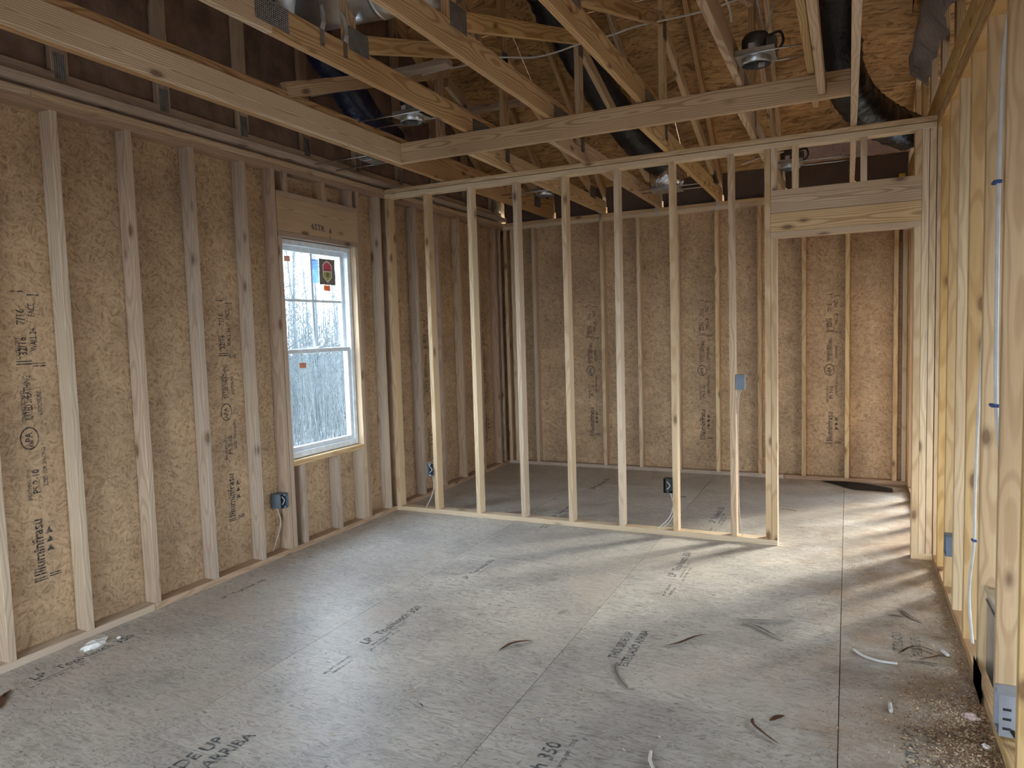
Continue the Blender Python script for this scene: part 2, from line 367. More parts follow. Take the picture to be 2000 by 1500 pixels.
def lettering(parent, mw, items, m, name='lettering', tris=(), wt=.018):
    """flat print: items = (text, x, y, size, xscale); one mesh per print, 1 mm proud of its board"""
    bm = bmesh.new(); dg = bpy.context.evaluated_depsgraph_get()
    for (s, x, y, size, xs) in items:
        cu = bpy.data.curves.new('t', 'FONT'); cu.body = s; cu.size = size; cu.fill_mode = 'FRONT'; cu.resolution_u = 2; cu.offset = wt * size
        o = bpy.data.objects.new('t', cu); me = bpy.data.meshes.new_from_object(o)
        me.transform(Matrix.Translation((x, y, 0)) @ Matrix.Diagonal((xs, 1, 1, 1))); bm.from_mesh(me)
        bpy.data.objects.remove(o); bpy.data.curves.remove(cu); bpy.data.meshes.remove(me)
    for t in tris: bm.faces.new([bm.verts.new((*p, 0)) for p in t])
    me = bpy.data.meshes.new(name); bm.to_mesh(me); bm.free()
    o = put(name, me, m, mw @ Matrix.Translation((0, 0, .0012)), parent); return o

ZP, ZT = 2.687, 2.763                                       # underside and top of the double top plates
YB = 2.31                                                   # inner face of the back wall
X1 = 4.06                                                   # face of the right wall

# ------------------------------------------------------------------ floor
fl = struct('floor')
fl['label'] = 'subfloor of grey-tan strand board panels'
solid('floor_slab', ((XR - .1) / 2, (YF + YB) / 2, -.06), (XR + .4, YB - YF + .4, .08), DARKG, fl, bev=0)
cols_ = [(-.10, 1.146, -2.36), (1.146, 2.343, -.89), (2.343, 3.543, -2.33), (3.543, 4.75, -.93), (4.75, XR, -2.36)]
FP = {}
for ci, (xa, xb, yj) in enumerate(cols_):
    ys = [yj + 2.438 * k for k in range(-4, 4)]
    ys = [YF] + [y for y in ys if YF + .1 < y < YB] + [YB + .1]
    for k in range(len(ys) - 1):
        ya, yb = ys[k], ys[k + 1]; g = .0016
        o = sheet('floor_panel', fl, plane_mw(((xa + xb) / 2, (ya + yb) / 2, 0), (1, 0, 0), (0, 1, 0)), xb - xa - 2 * g, yb - ya - 2 * g, .018, FLOOROSB)
        FP[(ci, k)] = (o, xa, xb, ya, yb)
def fpanel(x, y):
    for (o, xa, xb, ya, yb) in FP.values():
        if xa <= x < xb and ya <= y < yb: return o
def fprint(x, y, items):
    lettering(fpanel(x, y + .05), plane_mw((x, y, 0), (0, 1, 0), (-1, 0, 0)), items, FINK)
BRAND = [('LP', 0, 0, .075, .9), ('TopNotch 350', .115, 0, .070, .95), ('www.lpcorp.com   T&G   23/32', .0, -.036, .026, .9), ('24 oc   EXPOSURE 1   PS 2-18', -.05, -.062, .022, .9), ('MILL 0452  SIZED FOR', -.33, -.01, .022, .9), ('SPACING 24 oc', -.31, -.045, .022, .9)]
SIDEUP = [('THIS SIDE UP', 0, 0, .062, .86), ('ESTE LADO ARRIBA', -.06, -.068, .058, .82)]
fprint(1.418, -2.34, BRAND)
fprint(2.605, -2.04, SIDEUP)
fprint(2.62, -.86, BRAND)
fprint(2.622, -3.27, [('LP', -.1, 0, .075, .9), ('TopNotch 350', .03, 0, .082, .95), ('www.lpcorp.com   T&G', .3, -.045, .028, .9)])
fprint(1.425, -3.66, [('THIS SIDE UP', 0, 0, .080, .93), ('ESTE LADO ARRIBA', -.10, -.086, .076, .90)])
fprint(.215, -3.22, BRAND)
fprint(.235, -2.15, [('LP', 0, 0, .05, .9), ('TopNotch 350', .09, 0, .045, .95)])
fprint(3.81, -1.49, [('ESTE LADO', 0, 0, .062, .7), ('THIS SIDE UP', -.03, -.075, .058, .62)])
fprint(3.80, -2.52, SIDEUP)
fprint(1.43, -1.34, [('LP', 0, 0, .06, .9), ('TopNotch 350', .1, 0, .052, .95), ('www.lpcorp.com', .1, -.03, .022, .9)])
fprint(1.41, .20, BRAND)
fprint(1.38, 1.28, BRAND[:2])
fprint(2.64, .45, BRAND)

# ------------------------------------------------------------------ walls
OSBX = -.0905
wl = struct('wall_left'); wl['label'] = 'exterior stud wall with strand board sheathing and a window'
def wallprint(panel, mw):
    it = [('Illuminfrasu', .015, -.008, .078, .80), ('PS 2-10', .43, -.012, .05, .8), ('APA', .665, .006, .05, .8), ('RATED SHEATHING', .80, -.004, .052, .48), ('32/16', 1.12, 0, .056, .7), ('7/16', 1.27, 0, .056, .8),
          ('SHEATHING SPAN', .40, .030, .026, .75), ('STRAND BOARD', .79, .030, .026, .8), ('CATEGORY', 1.10, .032, .030, .7), ('SIZED FOR SPACING', .46, -.052, .030, .72), ('EXPOSURE 1', .82, -.052, .032, .8), ('WALL 24', 1.14, -.050, .046, .62), ('FACE', 1.31, -.050, .046, .62)]
    tris = []
    for q in range(3):
        x = .13 + q * .045; tris.append(((x, -.022), (x + .034, -.040), (x, -.058)))
    def bar(x, y0, y1, w_=.006): tris.append(((x, y0), (x + w_, y0), (x + w_, y1), (x, y1)))
    for x in (-.012, 0): bar(x, -.018, .05)
    for x in (-.004, .008): bar(x, -.085, -.025)
    for x in (1.075, 1.088): bar(x, -.02, .055); bar(x - .012, -.085, -.022)
    bar(1.43, -.005, .055); bar(1.415, -.075, -.018)
    for q in range(20):                                     # ring round the certification mark
        a, b_ = 2 * PI * q / 20, 2 * PI * (q + 1) / 20; cx, cy = .71, .02
        f = lambda r, t: (cx + r * 1.25 * math.cos(t), cy + r * math.sin(t))
        tris.append((f(.040, a), f(.046, a), f(.046, b_), f(.040, b_)))
    lettering(panel, mw, it, WINK, tris=tris)
# plates
box(wl, 'bottom_plate', -W4, 0, YF, -2.42, 0, T, LUMP); box(wl, 'bottom_plate', -W4, 0, -2.417, YB + .09, 0, T, LUMP)
box(wl, 'top_plate', -W4, 0, YF, -1.3, ZP, ZP + T, LUMP); box(wl, 'top_plate', -W4, 0, -1.297, YB + .09, ZP, ZP + T, LUMP)
box(wl, 'top_plate', -W4, 0, YF, -2.9, ZP + T, ZT, LUMP); box(wl, 'top_plate', -W4, 0, -2.897, YB + .09, ZP + T, ZT, LUMP)
box(wl, 'nailer_board', -.052, .028, -4.4, YB + .05, ZT + .022, ZT + .060, LUMP)
for y in [-3.203 - .4064 * k for k in range(10, 0, -1)] + [-3.203, -2.816, -2.410, -1.995, -1.588, -1.326, -.392, -.105, .452, .848, 1.265, 1.680, 2.09, 2.20]:
    vert(wl, 'stud', -W4, 0, y, y + T, T, ZP, LUMP)
vert(wl, 'stud', -W4, 0, .03, .03 + T, T, ZP, LUMP)
WY0, WY1, WZ0, WZ1 = -1.245, -.430, .652, 2.238            # rough opening
vert(wl, 'trimmer_stud', -W4, 0, WY0 - T, WY0, T, WZ1, LUMP); vert(wl, 'trimmer_stud', -W4, 0, WY1, WY1 + T, T, WZ1, LUMP)
box(wl, 'window_sill_plate', -W4, 0, WY0, WY1, WZ0 - T, WZ0, LUM)
for y in (-1.165, -.770, -.47): vert(wl, 'cripple_stud', -W4, 0, y, y + T, T, WZ0 - T, LUMP)
box(wl, 'header_plate', -W4, 0, WY0 - T, WY1 + T, WZ1, WZ1 + T, LUMP)
box(wl, 'header_plate', -W4, 0, WY0 - T, WY1 + T, 2.515, 2.515 + T, LUMP)
hd = box(wl, 'window_header', -W4, -.001, WY0 - T, WY1 + T, WZ1 + T, 2.515, LUMR)
lettering(hd, plane_mw((.0, -.94, 2.325), (0, 1, 0), (0, 0, 1)) @ Matrix.Rotation(-.05, 4, 'Z'), [('6STR', 0, 0, .062, 1.1), ('8', .20, .0, .05, 1.), ('3', .20, -.045, .04, 1.)], MARK, wt=.004)
for y in (-1.20, -.80, -.475): vert(wl, 'cripple_stud', -W4, 0, y, y + T, 2.515 + T, ZP, LUMP)
# sheathing, one full-height panel per 1.22 m
yy = -2.797
edges = [YF] + [yy + 1.2192 * k for k in range(-3, 5)] ; edges = [e for e in edges if e >= YF and e < YB] + [YB + .1]
for a, b_ in zip(edges, edges[1:]):
    hs_ = []
    if a < -1 < b_: hs_ = [(WY0 - a, WY1 - a, WZ0, WZ1)]
    mw = plane_mw((OSBX, (a + b_) / 2, ZT / 2 + .0), (0, 1, 0), (0, 0, 1))
    o = sheet('sheathing_panel', wl, mw, b_ - a - .003, ZT + .02, .012, WALLOSB, hs_)
    for (y0, zz) in ((-2.958, .36), (-1.722, .35), (.72, .32), (1.93, .32)):
        if a < y0 < b_: wallprint(o, plane_mw((OSBX, y0 + .0, zz), (0, 0, 1), (0, -1, 0)))

# back wall
wb = struct('wall_back', label='back stud wall of the next room with strand board sheathing')
box(wb, 'bottom_plate', 0, 3.0, YB, YB + W4, 0, T, LUMP); box(wb, 'bottom_plate', 3.003, OPEN_BACK[0] - .04, YB, YB + W4, 0, T, LUMP)
for z in (ZP, ZP + T):
    box(wb, 'top_plate', 0, 2.6 if z == ZP else 3.4, YB, YB + W4, z, z + T, LUM); box(wb, 'top_plate', 2.603 if z == ZP else 3.403, XR, YB, YB + W4, z, z + T, LUM)
for x in [0.0, .085, .345, .748, 1.145, 1.548, 1.955, 2.352, 2.760, 3.165, 3.546, 3.948, 4.02] + [OPEN_BACK[0] - T, OPEN_BACK[1], XR - .05]:
    vert(wb, 'stud', x, x + T, YB, YB + W4, T, ZP, LUM)
edges = [-.10, .364, 1.567, 2.779, 3.967, XR]
for a, b_ in zip(edges, edges[1:]):
    o = sheet('sheathing_panel', wb, plane_mw(((a + b_) / 2, YB + W4 + .0005, ZT / 2), (1, 0, 0), (0, 0, 1)), b_ - a - .003, ZT + .01, .012, WALLOSB, [(OPEN_BACK[0] - a, OPEN_BACK[1] - a, 0, 2.1)] if a > 3.9 else ())
    for x0 in (1.005, 2.222, 3.430):
        if a < x0 < b_: wallprint(o, plane_mw((x0, YB + W4, .36), (0, 0, 1), (-1, 0, 0)))
# baffles between the trusses above the back wall
TX = [.57, 1.167, 1.775, 2.386, 2.977, 3.579]
bx = [-.05] + TX + [4.06]
for a, b_ in zip(bx, bx[1:]):
    x0, x1_ = a + T + .001, b_ - .001; z0, z1_ = ZT, 3.085; n = .013; hh = .075
    pts = [(x0 + n, z0), (x1_, z0), (x1_, z1_), (x0, z1_), (x0, z0 + hh), (x0 + n, z0 + hh)]
    bm = bmesh.new(); f_ = bm.faces.new([bm.verts.new((x, YB + .075, z)) for x, z in pts])
    r = bmesh.ops.extrude_face_region(bm, geom=[f_]); bmesh.ops.translate(bm, vec=(0, .006, 0), verts=[v for v in r['geom'] if isinstance(v, bmesh.types.BMVert)])
    finish('eave_baffle', bm, CARD, wb, smooth=False)
for x in TX[1:5]:                                           # hurricane ties under the truss heels
    bm = bmesh.new(); bm_box(bm, (x - .006, YB - .003, ZT - .035), (.022, .002, .09)); finish('metal_tie', bm, STEEL, wb, smooth=False)

# partition
wp = struct('wall_partition', label='open stud partition between the two rooms')
box(wp, 'bottom_plate', 0, 3.137, 0, W4, 0, T, LUM)
box(wp, 'bottom_plate', 3.94, 4.058, 0, W4, 0, T, LUM)
box(wp, 'top_plate', 0, 4.058, 0, W4, ZP, ZP + T, LUM); box(wp, 'top_plate', 0, 4.058, .001, W4, ZP + T + .004, ZT, LUM, ch=.004)
for x in [0.002] + [.3864 + .4064 * k for k in range(7)]:
    vert(wp, 'stud', x, x + T, 0, W4, T, ZP, LUM, lean=.0022 if x > .1 else 0)
vert(wp, 'king_stud', 3.060, 3.098, 0, W4, T, ZP, LUM, lean=0)
vert(wp, 'trimmer_stud', 3.099, 3.137, 0, W4, T, 2.10, LUM, lean=0)
vert(wp, 'trimmer_stud', 3.940, 3.978, 0, W4, T, 2.10, LUM, lean=0)
vert(wp, 'king_stud', 3.979, 4.017, 0, W4, T, ZP, LUM, lean=0)
vert(wp, 'stud', 4.020, 4.056, 0.004, W4, T, ZP, LUM, lean=0)
box(wp, 'header_plate', 3.099, 3.978, 0, W4, 2.10, 2.138, LUM); box(wp, 'header_plate', 3.099, 3.978, 0, W4, 2.375, 2.413, LUM)
box(wp, 'door_header', 3.099, 3.978, .002, W4, 2.138, 2.262, LUMR); box(wp, 'door_header', 3.099, 3.978, .004, W4, 2.264, 2.375, LUMR)
for x in (3.100, 3.232, 3.638, 3.940): vert(wp, 'cripple_stud', x, x + T, 0, W4, 2.413, ZP, LUM, lean=.002)

# right wall: studs only, open to the room beyond
wr = struct('wall_right', label='open stud wall along the right side')
box(wr, 'bottom_plate', X1, X1 + W4, YF, -2.1, 0, T, LUMW); box(wr, 'bottom_plate', X1, X1 + W4, -2.097, YB, 0, T, LUMW)
box(wr, 'top_plate', X1, X1 + W4, YF, YB, ZP, ZP + T, LUMW); box(wr, 'top_plate', X1, X1 + W4, YF, YB, ZP + T + .006, ZT + .004, LUMW)
RS = [-.23, -.595, -.955, -1.322, -1.727, -2.121, -2.500]
for y in RS + [-2.5 - .4064 * k for k in range(1, 12)] + [.0, .05, .44, .85, 1.25, 1.66, 2.07, 2.23]:
    vert(wr, 'stud', X1, X1 + W4, y, y + T, T, ZP, LUMW)

# walls outside the picture that close the house, with their openings
wf = struct('wall_front'); wo = struct('wall_outer')
sheet('sheathing_panel', wf, plane_mw((XR / 2, YF, ZT / 2 + .01), (-1, 0, 0), (0, 0, 1)), XR + .2, ZT + .02, .012, WALLOSB, [(XR + .1 - b_, XR + .1 - a, c + .01, d) for (a, b_, c, d) in OPEN_FRONT])
sheet('sheathing_panel', wo, plane_mw((XR, (YF + YB) / 2, ZT / 2 + .01), (0, -1, 0), (0, 0, 1)), YB - YF + .2, ZT + .02, .012, WALLOSB, [(YB + .1 - b_, YB + .1 - a, c + .01, d) for (a, b_, c, d) in OPEN_RIGHT])

# ------------------------------------------------------------------ roof deck
SL = .667; YR = -2.55
def deck_z(y): return 3.10 + SL * (YB - y) if y >= YR else 3.10 + SL * (YB - YR) - SL * (YR - y)
ce = struct('ceiling', label='underside of the roof deck, strand board panels')
ln = math.sqrt(1 + SL * SL)
for side in (1, -1):
    yy0 = YB + .45 if side == 1 else YF - .45
    n_rows = 6; tot = abs(yy0 - YR)
    d = V((0, -side / ln, SL / ln)); base = V((0, yy0, deck_z(YB) - SL * .45 if side == 1 else deck_z(YF) - SL * .45))
    total = tot * ln; rows = [0]
    while rows[-1] < total - .01: rows.append(min(total, rows[-1] + 1.2192))
    for ri, (s0, s1) in enumerate(zip(rows, rows[1:])):
        xx = -.35 - (1.2 if ri % 2 else 0)
        while xx < XR + .3:
            xa, xb = max(xx, -.35), min(xx + 2.438, XR + .35)
            if xb - xa > .05:
                c_ = base + d * ((s0 + s1) / 2)
                mw = plane_mw((( xa + xb) / 2, c_.y, c_.z), (1, 0, 0) , d) if side == -1 else plane_mw(((xa + xb) / 2, c_.y, c_.z), (-1, 0, 0), d)
                zdir = mw.to_3x3() @ V((0, 0, 1))
                if zdir.z > 0: mw = plane_mw(((xa + xb) / 2, c_.y, c_.z), (1 if side == 1 else -1, 0, 0), d)
                zdir = mw.to_3x3() @ V((0, 0, 1))
                if zdir.z > 0: mw = mw @ Matrix.Translation((0, 0, -.0)) @ Matrix.Rotation(PI, 4, 'Y')
                sheet('roof_panel', ce, mw, xb - xa - .003, s1 - s0 - .003, .012, ROOFOSB)
            xx += 2.438
# gable sheathing, left and far right
def gable(parent, x, name='gable_sheathing'):
    bm = bmesh.new(); pts = [(YB + .1, ZT), (YB + .1, deck_z(YB + .1)), (YR, deck_z(YR)), (YF, deck_z(YF)), (YF, ZT)]
    f_ = bm.faces.new([bm.verts.new((x, y, z)) for y, z in pts]); r = bmesh.ops.extrude_face_region(bm, geom=[f_])
    bmesh.ops.translate(bm, vec=(-.012, 0, 0), verts=[v for v in r['geom'] if isinstance(v, bmesh.types.BMVert)])
    o = finish(name, bm, GABLE, parent, smooth=False); return o
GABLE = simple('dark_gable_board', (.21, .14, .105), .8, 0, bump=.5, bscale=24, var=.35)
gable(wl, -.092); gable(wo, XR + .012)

# ------------------------------------------------------------------ roof trusses
def plate(parent, x, yc, zc, sy, sz, teeth=True, side=1):
    """toothed metal connector plate on the face of a truss member"""
    bm = bmesh.new(); bm_box(bm, (x, yc, zc), (.0016, sy, sz))
    o = finish('connector_plate', bm, PLATE, parent, smooth=False)
    if teeth:
        b2 = bmesh.new(); ny = max(2, int(sy / .012)); nz = max(2, int(sz / .009))
        for i in range(ny):
            for j in range(nz):
                y = yc - sy / 2 + (i + .5) * sy / ny; z = zc - sz / 2 + (j + .5) * sz / nz
                a = b2.verts.new((x + side * .001, y - .003, z - .0012)); b = b2.verts.new((x + side * .001, y + .003, z - .0012)); c = b2.verts.new((x + side * .003, y, z + .0022))
                b2.faces.new([a, b, c])
        finish('plate_teeth', b2, TOOTH, o, smooth=False, stuff=True)
WHICH = {1: 'roof truss carrying the silver duct straps, next to the left side of the recess', 2: 'roof truss second from the left crossing the recess, wavy grain on its chord',
         3: 'roof truss in the middle of the recess, just right of the thick black duct', 4: 'roof truss directly left of the round can light housing'}
def truss(i):
    x = TX[i]; xc = x + T / 2; xf = x + T + .001
    t = thing('roof_truss', (xc, 0, ZT), 'pine ' + WHICH[i], 'roof truss')
    if i == 1:
        board('raised_chord', t, (xc, -7.0, 2.98), (xc, -2.545, 2.98), (0, 0, 1), T, W6, LUMR); board('raised_chord', t, (xc, -2.542, 2.98), (xc, -.02, 2.98), (0, 0, 1), T, W6, LUMR)
        plate(t, xf, -2.54, 2.995, .21, .11)
    else: board('raised_chord', t, (xc, -7.0, 2.98), (xc, -.02, 2.98), (0, 0, 1), T, W6, LUMR)
    board('lower_chord', t, (xc, -.655, ZT + .0705), (xc, YB + .07, ZT + .0705), (0, 0, 1), T, W6, LUMR)
    rafter(t, xc)
    board('web', t, (xc, -1.88, 3.085), (xc, -.12, 3.62), (0, 0, 1), T, W4, LUMR)
    board('web', t, (xc, -.02, 3.58), (xc, 1.98, 2.965), (0, 0, 1), T, W4, LUMR)
    zt = deck_z(-.075) - .13
    board('web', t, (xc, -.075, 3.052), (xc, -.075, zt), (0, 1, 0), T, W4, LUMR)
    zt = deck_z(-1.95) - .13
    board('web', t, (xc, -1.96, 3.052), (xc, -1.96, zt), (0, 1, 0), T, W4, LUMR)
    plate(t, xf, -1.90, 3.085, .17, .12); plate(t, xf, -.075, 2.90, .075, .16)
    plate(t, xf, -.50, 2.965, .26, .10); plate(t, xf, -.075, 3.57, .10, .15, False); plate(t, xf, 1.95, 2.93, .16, .12, False)
    return t
def rafter(t, xc, y_eave=None):
    ye = YB + .40
    dz = .046 * ln + .002
    board('top_chord', t, (xc, ye, deck_z(YB) - SL * .40 - dz), (xc, YR + .03, deck_z(YR) - dz - .02), (0, 0, 1), T, W4, LUMR)
    board('top_chord', t, (xc, YF + .1, deck_z(YF + .1) - dz), (xc, YR - .03, deck_z(YR) - dz - .02), (0, 0, 1), T, W4, LUMR)
for i in (1, 2, 3, 4): truss(i)
# left edge truss behind the recess board
t = thing('roof_truss', (TX[0] + T / 2, 0, ZT), 'pine roof truss right behind the long board that edges the recess on the left', 'roof truss')
xc = TX[0] + T / 2
board('bottom_chord', t, (xc, -7.0, ZT + .10), (xc, YB + .07, ZT + .10), (0, 0, 1), T, .20, LUMR); rafter(t, xc)
zt = deck_z(-1.95) - .13
board('web', t, (xc, -1.8, 2.97), (xc, .1, 3.66), (0, 0, 1), T, W4, LUMR); board('web', t, (xc, .1, 3.58), (xc, 1.98, 2.98), (0, 0, 1), T, W4, LUMR)
board('web', t, (xc, -.02, 2.965), (xc, -.02, deck_z(0) - .13), (0, 1, 0), T, W4, LUMR); plate(t, xc + .02, 1.9, 2.90, .16, .14, False)
# truss at the right of the recess
t = thing('roof_truss', (TX[5] + T / 2, 0, ZT), 'pine roof truss closing the right end of the recess, crossing above the doorway', 'roof truss')
xc = TX[5] + T / 2
board('bottom_chord', t, (xc, -7.0, ZT + .0465), (xc, YB + .07, ZT + .0465), (0, 0, 1), T, W4, LUM); rafter(t, xc)
board('web', t, (xc, -2.2, 2.86), (xc, .2, 3.9), (0, 0, 1), T, W4, LUMR)
# truss on top of the right wall
t = thing('roof_truss', (X1 + T / 2, 0, ZT), 'pine roof truss sitting on top of the right stud wall', 'roof truss')
xc = X1 + T / 2
board('bottom_chord', t, (xc, -7.0, ZT + .100), (xc, YB + .07, ZT + .100), (0, 0, 1), T, W6, LUMW); rafter(t, xc)
for k in range(6):
    y = 1.7 - .61 * k; board('web', t, (xc, y, ZT + .172), (xc, y, deck_z(y) - .13), (0, 1, 0), T, W4, LUMR)
for xr in (4.8, 5.41, 6.02):
    t = thing('roof_truss', (xr, 0, ZT), 'pine roof truss over the room beyond the right stud wall', 'roof truss', 'trusses over the room on the right')
    board('bottom_chord', t, (xr, -7.0, ZT + .0465), (xr, YB + .07, ZT + .0465), (0, 0, 1), T, W4, LUMR); rafter(t, xr)
# gable truss on the left wall
t = thing('roof_truss', (-.06, 0, ZT), 'gable end truss of upright boards standing on the left wall', 'roof truss')
board('bottom_chord', t, (-.068, -7.0, ZT + .072), (-.068, -1.52, ZT + .072), (0, 0, 1), T, .135, LUMP); board('bottom_chord', t, (-.068, -1.515, ZT + .067), (-.068, YB + .07, ZT + .067), (0, 0, 1), T, .125, LUMP)
k = 0
for y in [-6.37 + .6096 * q for q in range(15)]:
    if y > 2.2: break
    board('web', t, (-.068, y, ZT + .14), (-.068, y, deck_z(y) - .12), (0, 1, 0), T, W4, LUMP)
    if -3.3 < y < 2.2: plate(t, -.0475, y, ZT + .17, .06, .13)
rafter(t, -.068)

# boards that edge the recess
b = board('ceiling_beam', None, (.6295, -7.0, ZT + .0715), (.6295, -.660, ZT + .0715), (0, 0, 1), T, W6, LUMR)
tag(b, 'long pine board edging the left side of the ceiling recess', 'beam')
b = board('ceiling_beam', None, (.6495, -.678, ZT + .0715), (3.577, -.678, ZT + .0715), (0, 0, 1), T, W6, LUMR)
tag(b, 'pine board with oval grain running across in front of the partition, edging the recess', 'beam')
b = board('short_joist', None, (3.434, -6.8, 2.83), (3.434, -.70, 2.83), (0, 0, 1), T, .098, LUM, cutB=.45)
tag(b, 'narrow pine joist with an angled end hanging near the right end of the recess', 'beam')
b = board('raised_joist', None, (3.378, -7.0, 2.98), (3.378, -.0, 2.98), (0, 0, 1), T, W6, LUMR)
tag(b, 'raised pine joist just left of the joist with the angled end', 'beam')
# lateral braces running across the attic on the left
b = board('lateral_brace', None, (-.045, -.85, 3.33), (1.16, -.85, 3.33), (0, 1, 0), T, W4, LUMP, lean=0)
tag(b, 'horizontal brace board in the dark attic, nearer of the two at the left', 'brace')
b = board('lateral_brace', None, (-.045, .35, 3.40), (1.16, .35, 3.40), (0, 1, 0), T, W4, LUMP)
tag(b, 'horizontal brace board in the dark attic, farther of the two at the left', 'brace')

# ------------------------------------------------------------------ window
wn = struct('window_1', (-.06, (WY0 + WY1) / 2, WZ0), 'white vinyl double-hung window')
def vbox(name, y0, y1, z0, z1, x0, x1, parent=wn, m=VINYL, bev=.003):
    return solid(name, ((x0 + x1) / 2, (y0 + y1) / 2, (z0 + z1) / 2), (x1 - x0, y1 - y0, z1 - z0), m, parent, bev=bev)
a0, a1, c0, c1 = WY0 + .004, WY1 - .004, WZ0 + .004, WZ1 - .004
fr = .038
vbox('window_frame', a0, a0 + fr, c0, c1, -.135, -.05); vbox('window_frame', a1 - fr, a1, c0, c1, -.135, -.05)
vbox('window_frame', a0 + fr, a1 - fr, c1 - fr, c1, -.135, -.05); vbox('window_frame', a0 + fr, a1 - fr, c0, c0 + .045, -.135, -.05)
zm = 1.425; s = .034
GL, gnt, gb = mat('window_glass'); trn = N(gnt, 'ShaderNodeBsdfTransparent'); gls = N(gnt, 'ShaderNodeBsdfGlossy', ins={'Roughness': .02}); gm = N(gnt, 'ShaderNodeMixShader', ins={0: .06})
L(gnt, trn.outputs[0], gm.inputs[1]); L(gnt, gls.outputs[0], gm.inputs[2]); L(gnt, gm.outputs[0], gnt.nodes['Material Output'].inputs['Surface'])
def sash(y0, y1, z0, z1, x0, x1, grid):
    root = vbox('window_sash', y0, y0 + s, z0, z1, x0, x1)
    vbox('stile', y1 - s, y1, z0, z1, x0, x1, root); vbox('rail', y0 + s, y1 - s, z0, z0 + s, x0, x1, root); vbox('rail', y0 + s, y1 - s, z1 - s, z1, x0, x1, root)
    xm = (x0 + x1) / 2
    vbox('pane', y0 + s, y1 - s, z0 + s, z1 - s, xm - .002, xm + .002, root, GL, 0)
    if grid:
        ym, zz = (y0 + y1) / 2, (z0 + z1) / 2
        vbox('muntin', ym - .010, ym + .010, z0 + s, z1 - s, xm + .003, xm + .008, root); vbox('muntin', y0 + s, y1 - s, zz - .010, zz + .010, xm + .008, xm + .012, root)
sash(a0 + fr, a1 - fr, zm - .012, c1 - fr, -.128, -.098, True)
sash(a0 + fr, a1 - fr, c0 + .045, zm + .022, -.093, -.063, False)
solid('sash_lock', (-.058, -.84, zm + .030), (.03, .06, .014), VINYL, wn)
# stickers on the panes
def sticker(name, y0, y1, z0, z1, x, m, lab, cat='sticker'):
    o = solid(name, (x, (y0 + y1) / 2, (z0 + z1) / 2), (.0008, y1 - y0, z1 - z0), m, None, bev=0); tag(o, lab, cat); return o
def see_through(m, f):                                     # thin printed paper lets the daylight through
    nt = m.node_tree; b = nt.nodes['Principled BSDF']; tl = N(nt, 'ShaderNodeBsdfTranslucent'); mx = N(nt, 'ShaderNodeMixShader', ins={0: f})
    src = b.inputs['Base Color'].links[0].from_socket; L(nt, src, tl.inputs['Color']); L(nt, b.outputs[0], mx.inputs[1]); L(nt, tl.outputs[0], mx.inputs[2]); L(nt, mx.outputs[0], nt.nodes['Material Output'].inputs['Surface'])
XS = -.1085
TAUPE = simple('taupe_label', (.20, .17, .13), .7); PALEB = simple('pale_blue_label', (.45, .62, .85), .7); ORG = simple('orange_label', (.75, .20, .03), .7)
CREAM = simple('cream_print', (.85, .80, .68), .7); PINKR = simple('pink_red_print', (.62, .08, .12), .7); OLIV = simple('olive_yellow_print', (.42, .40, .10), .7); TANL = simple('tan_label', (.52, .30, .22), .7)
for m_, f_ in ((PALEB, .45), (ORG, .25), (TANL, .25), (TAUPE, .12)): see_through(m_, f_)
st = sticker('window_label', -.745, -.560, 1.935, 2.135, XS, TAUPE, 'taupe label with a red and yellow shield on the upper pane')
def flat(parent, name, pts, m, x):
    bm = bmesh.new(); bm.faces.new([bm.verts.new((x, y, z)) for y, z in pts]); return finish(name, bm, m, parent, smooth=False)
def shield(cy, cz, sc): return [(cy + a * sc, cz + b_ * sc) for a, b_ in ((-.62, .62), (-.3, .92), (0, 1), (.3, .92), (.62, .62), (.62, -.45), (0, -1), (-.62, -.45))]
flat(st, 'shield_border', shield(-.652, 2.035, .085), CREAM, XS + .0008)
flat(st, 'shield_top', [(-.652 + a, 2.035 + b_) for a, b_ in ((-.045, .006), (.045, .006), (.045, .050), (.022, .069), (0, .075), (-.022, .069), (-.045, .050))], PINKR, XS + .0012)
flat(st, 'shield_base', [(-.652 + a, 2.035 + b_) for a, b_ in ((-.045, .0), (-.045, -.035), (0, -.072), (.045, -.035), (.045, .0))], OLIV, XS + .0012)
flat(st, 'shield_emblem', [(-.652 + a, 2.035 + b_) for a, b_ in ((-.018, -.008), (-.018, -.03), (0, -.045), (.018, -.03), (.018, -.008), (0, -.002))], TAUPE, XS + .0016)
for q, zz in enumerate((2.052, 2.045)): flat(st, 'print_line', [(-.700, zz), (-.604, zz), (-.604, zz + .0025), (-.700, zz + .0025)], MARK, XS + .0017)
s2 = sticker('window_label', -.830, -.752, 1.945, 2.125, XS, PALEB, 'pale blue printed label beside the taupe label on the upper pane')
lettering(s2, plane_mw((XS + .0006, -.826, 2.108), (0, 1, 0), (0, 0, 1)), [('ENERGY', 0, 0, .015, 1), ('U-FACTOR 0.29', 0, -.018, .010, 1), ('SHGC 0.21', 0, -.032, .010, 1), ('DP 50  H-R50', 0, -.046, .010, 1), ('VT 0.49', 0, -.060, .010, 1)], MARK)
s3 = sticker('window_label', -.700, -.625, 1.888, 1.932, XS, ORG, 'small orange label hanging under the taupe label')
for q in range(4): flat(s3, 'print_line', [(-.695, 1.895 + q * .009), (-.63, 1.895 + q * .009), (-.63, 1.898 + q * .009), (-.695, 1.898 + q * .009)], TANL, XS + .0012)
s4 = sticker('window_label', -1.12, -1.06, 2.085, 2.125, XS, TANL, 'small tan label in the upper left corner of the window')
s5 = sticker('window_label', -1.058, -.985, 1.305, 1.345, -.0735, TANL, 'small orange-tan label at the top of the lower pane')
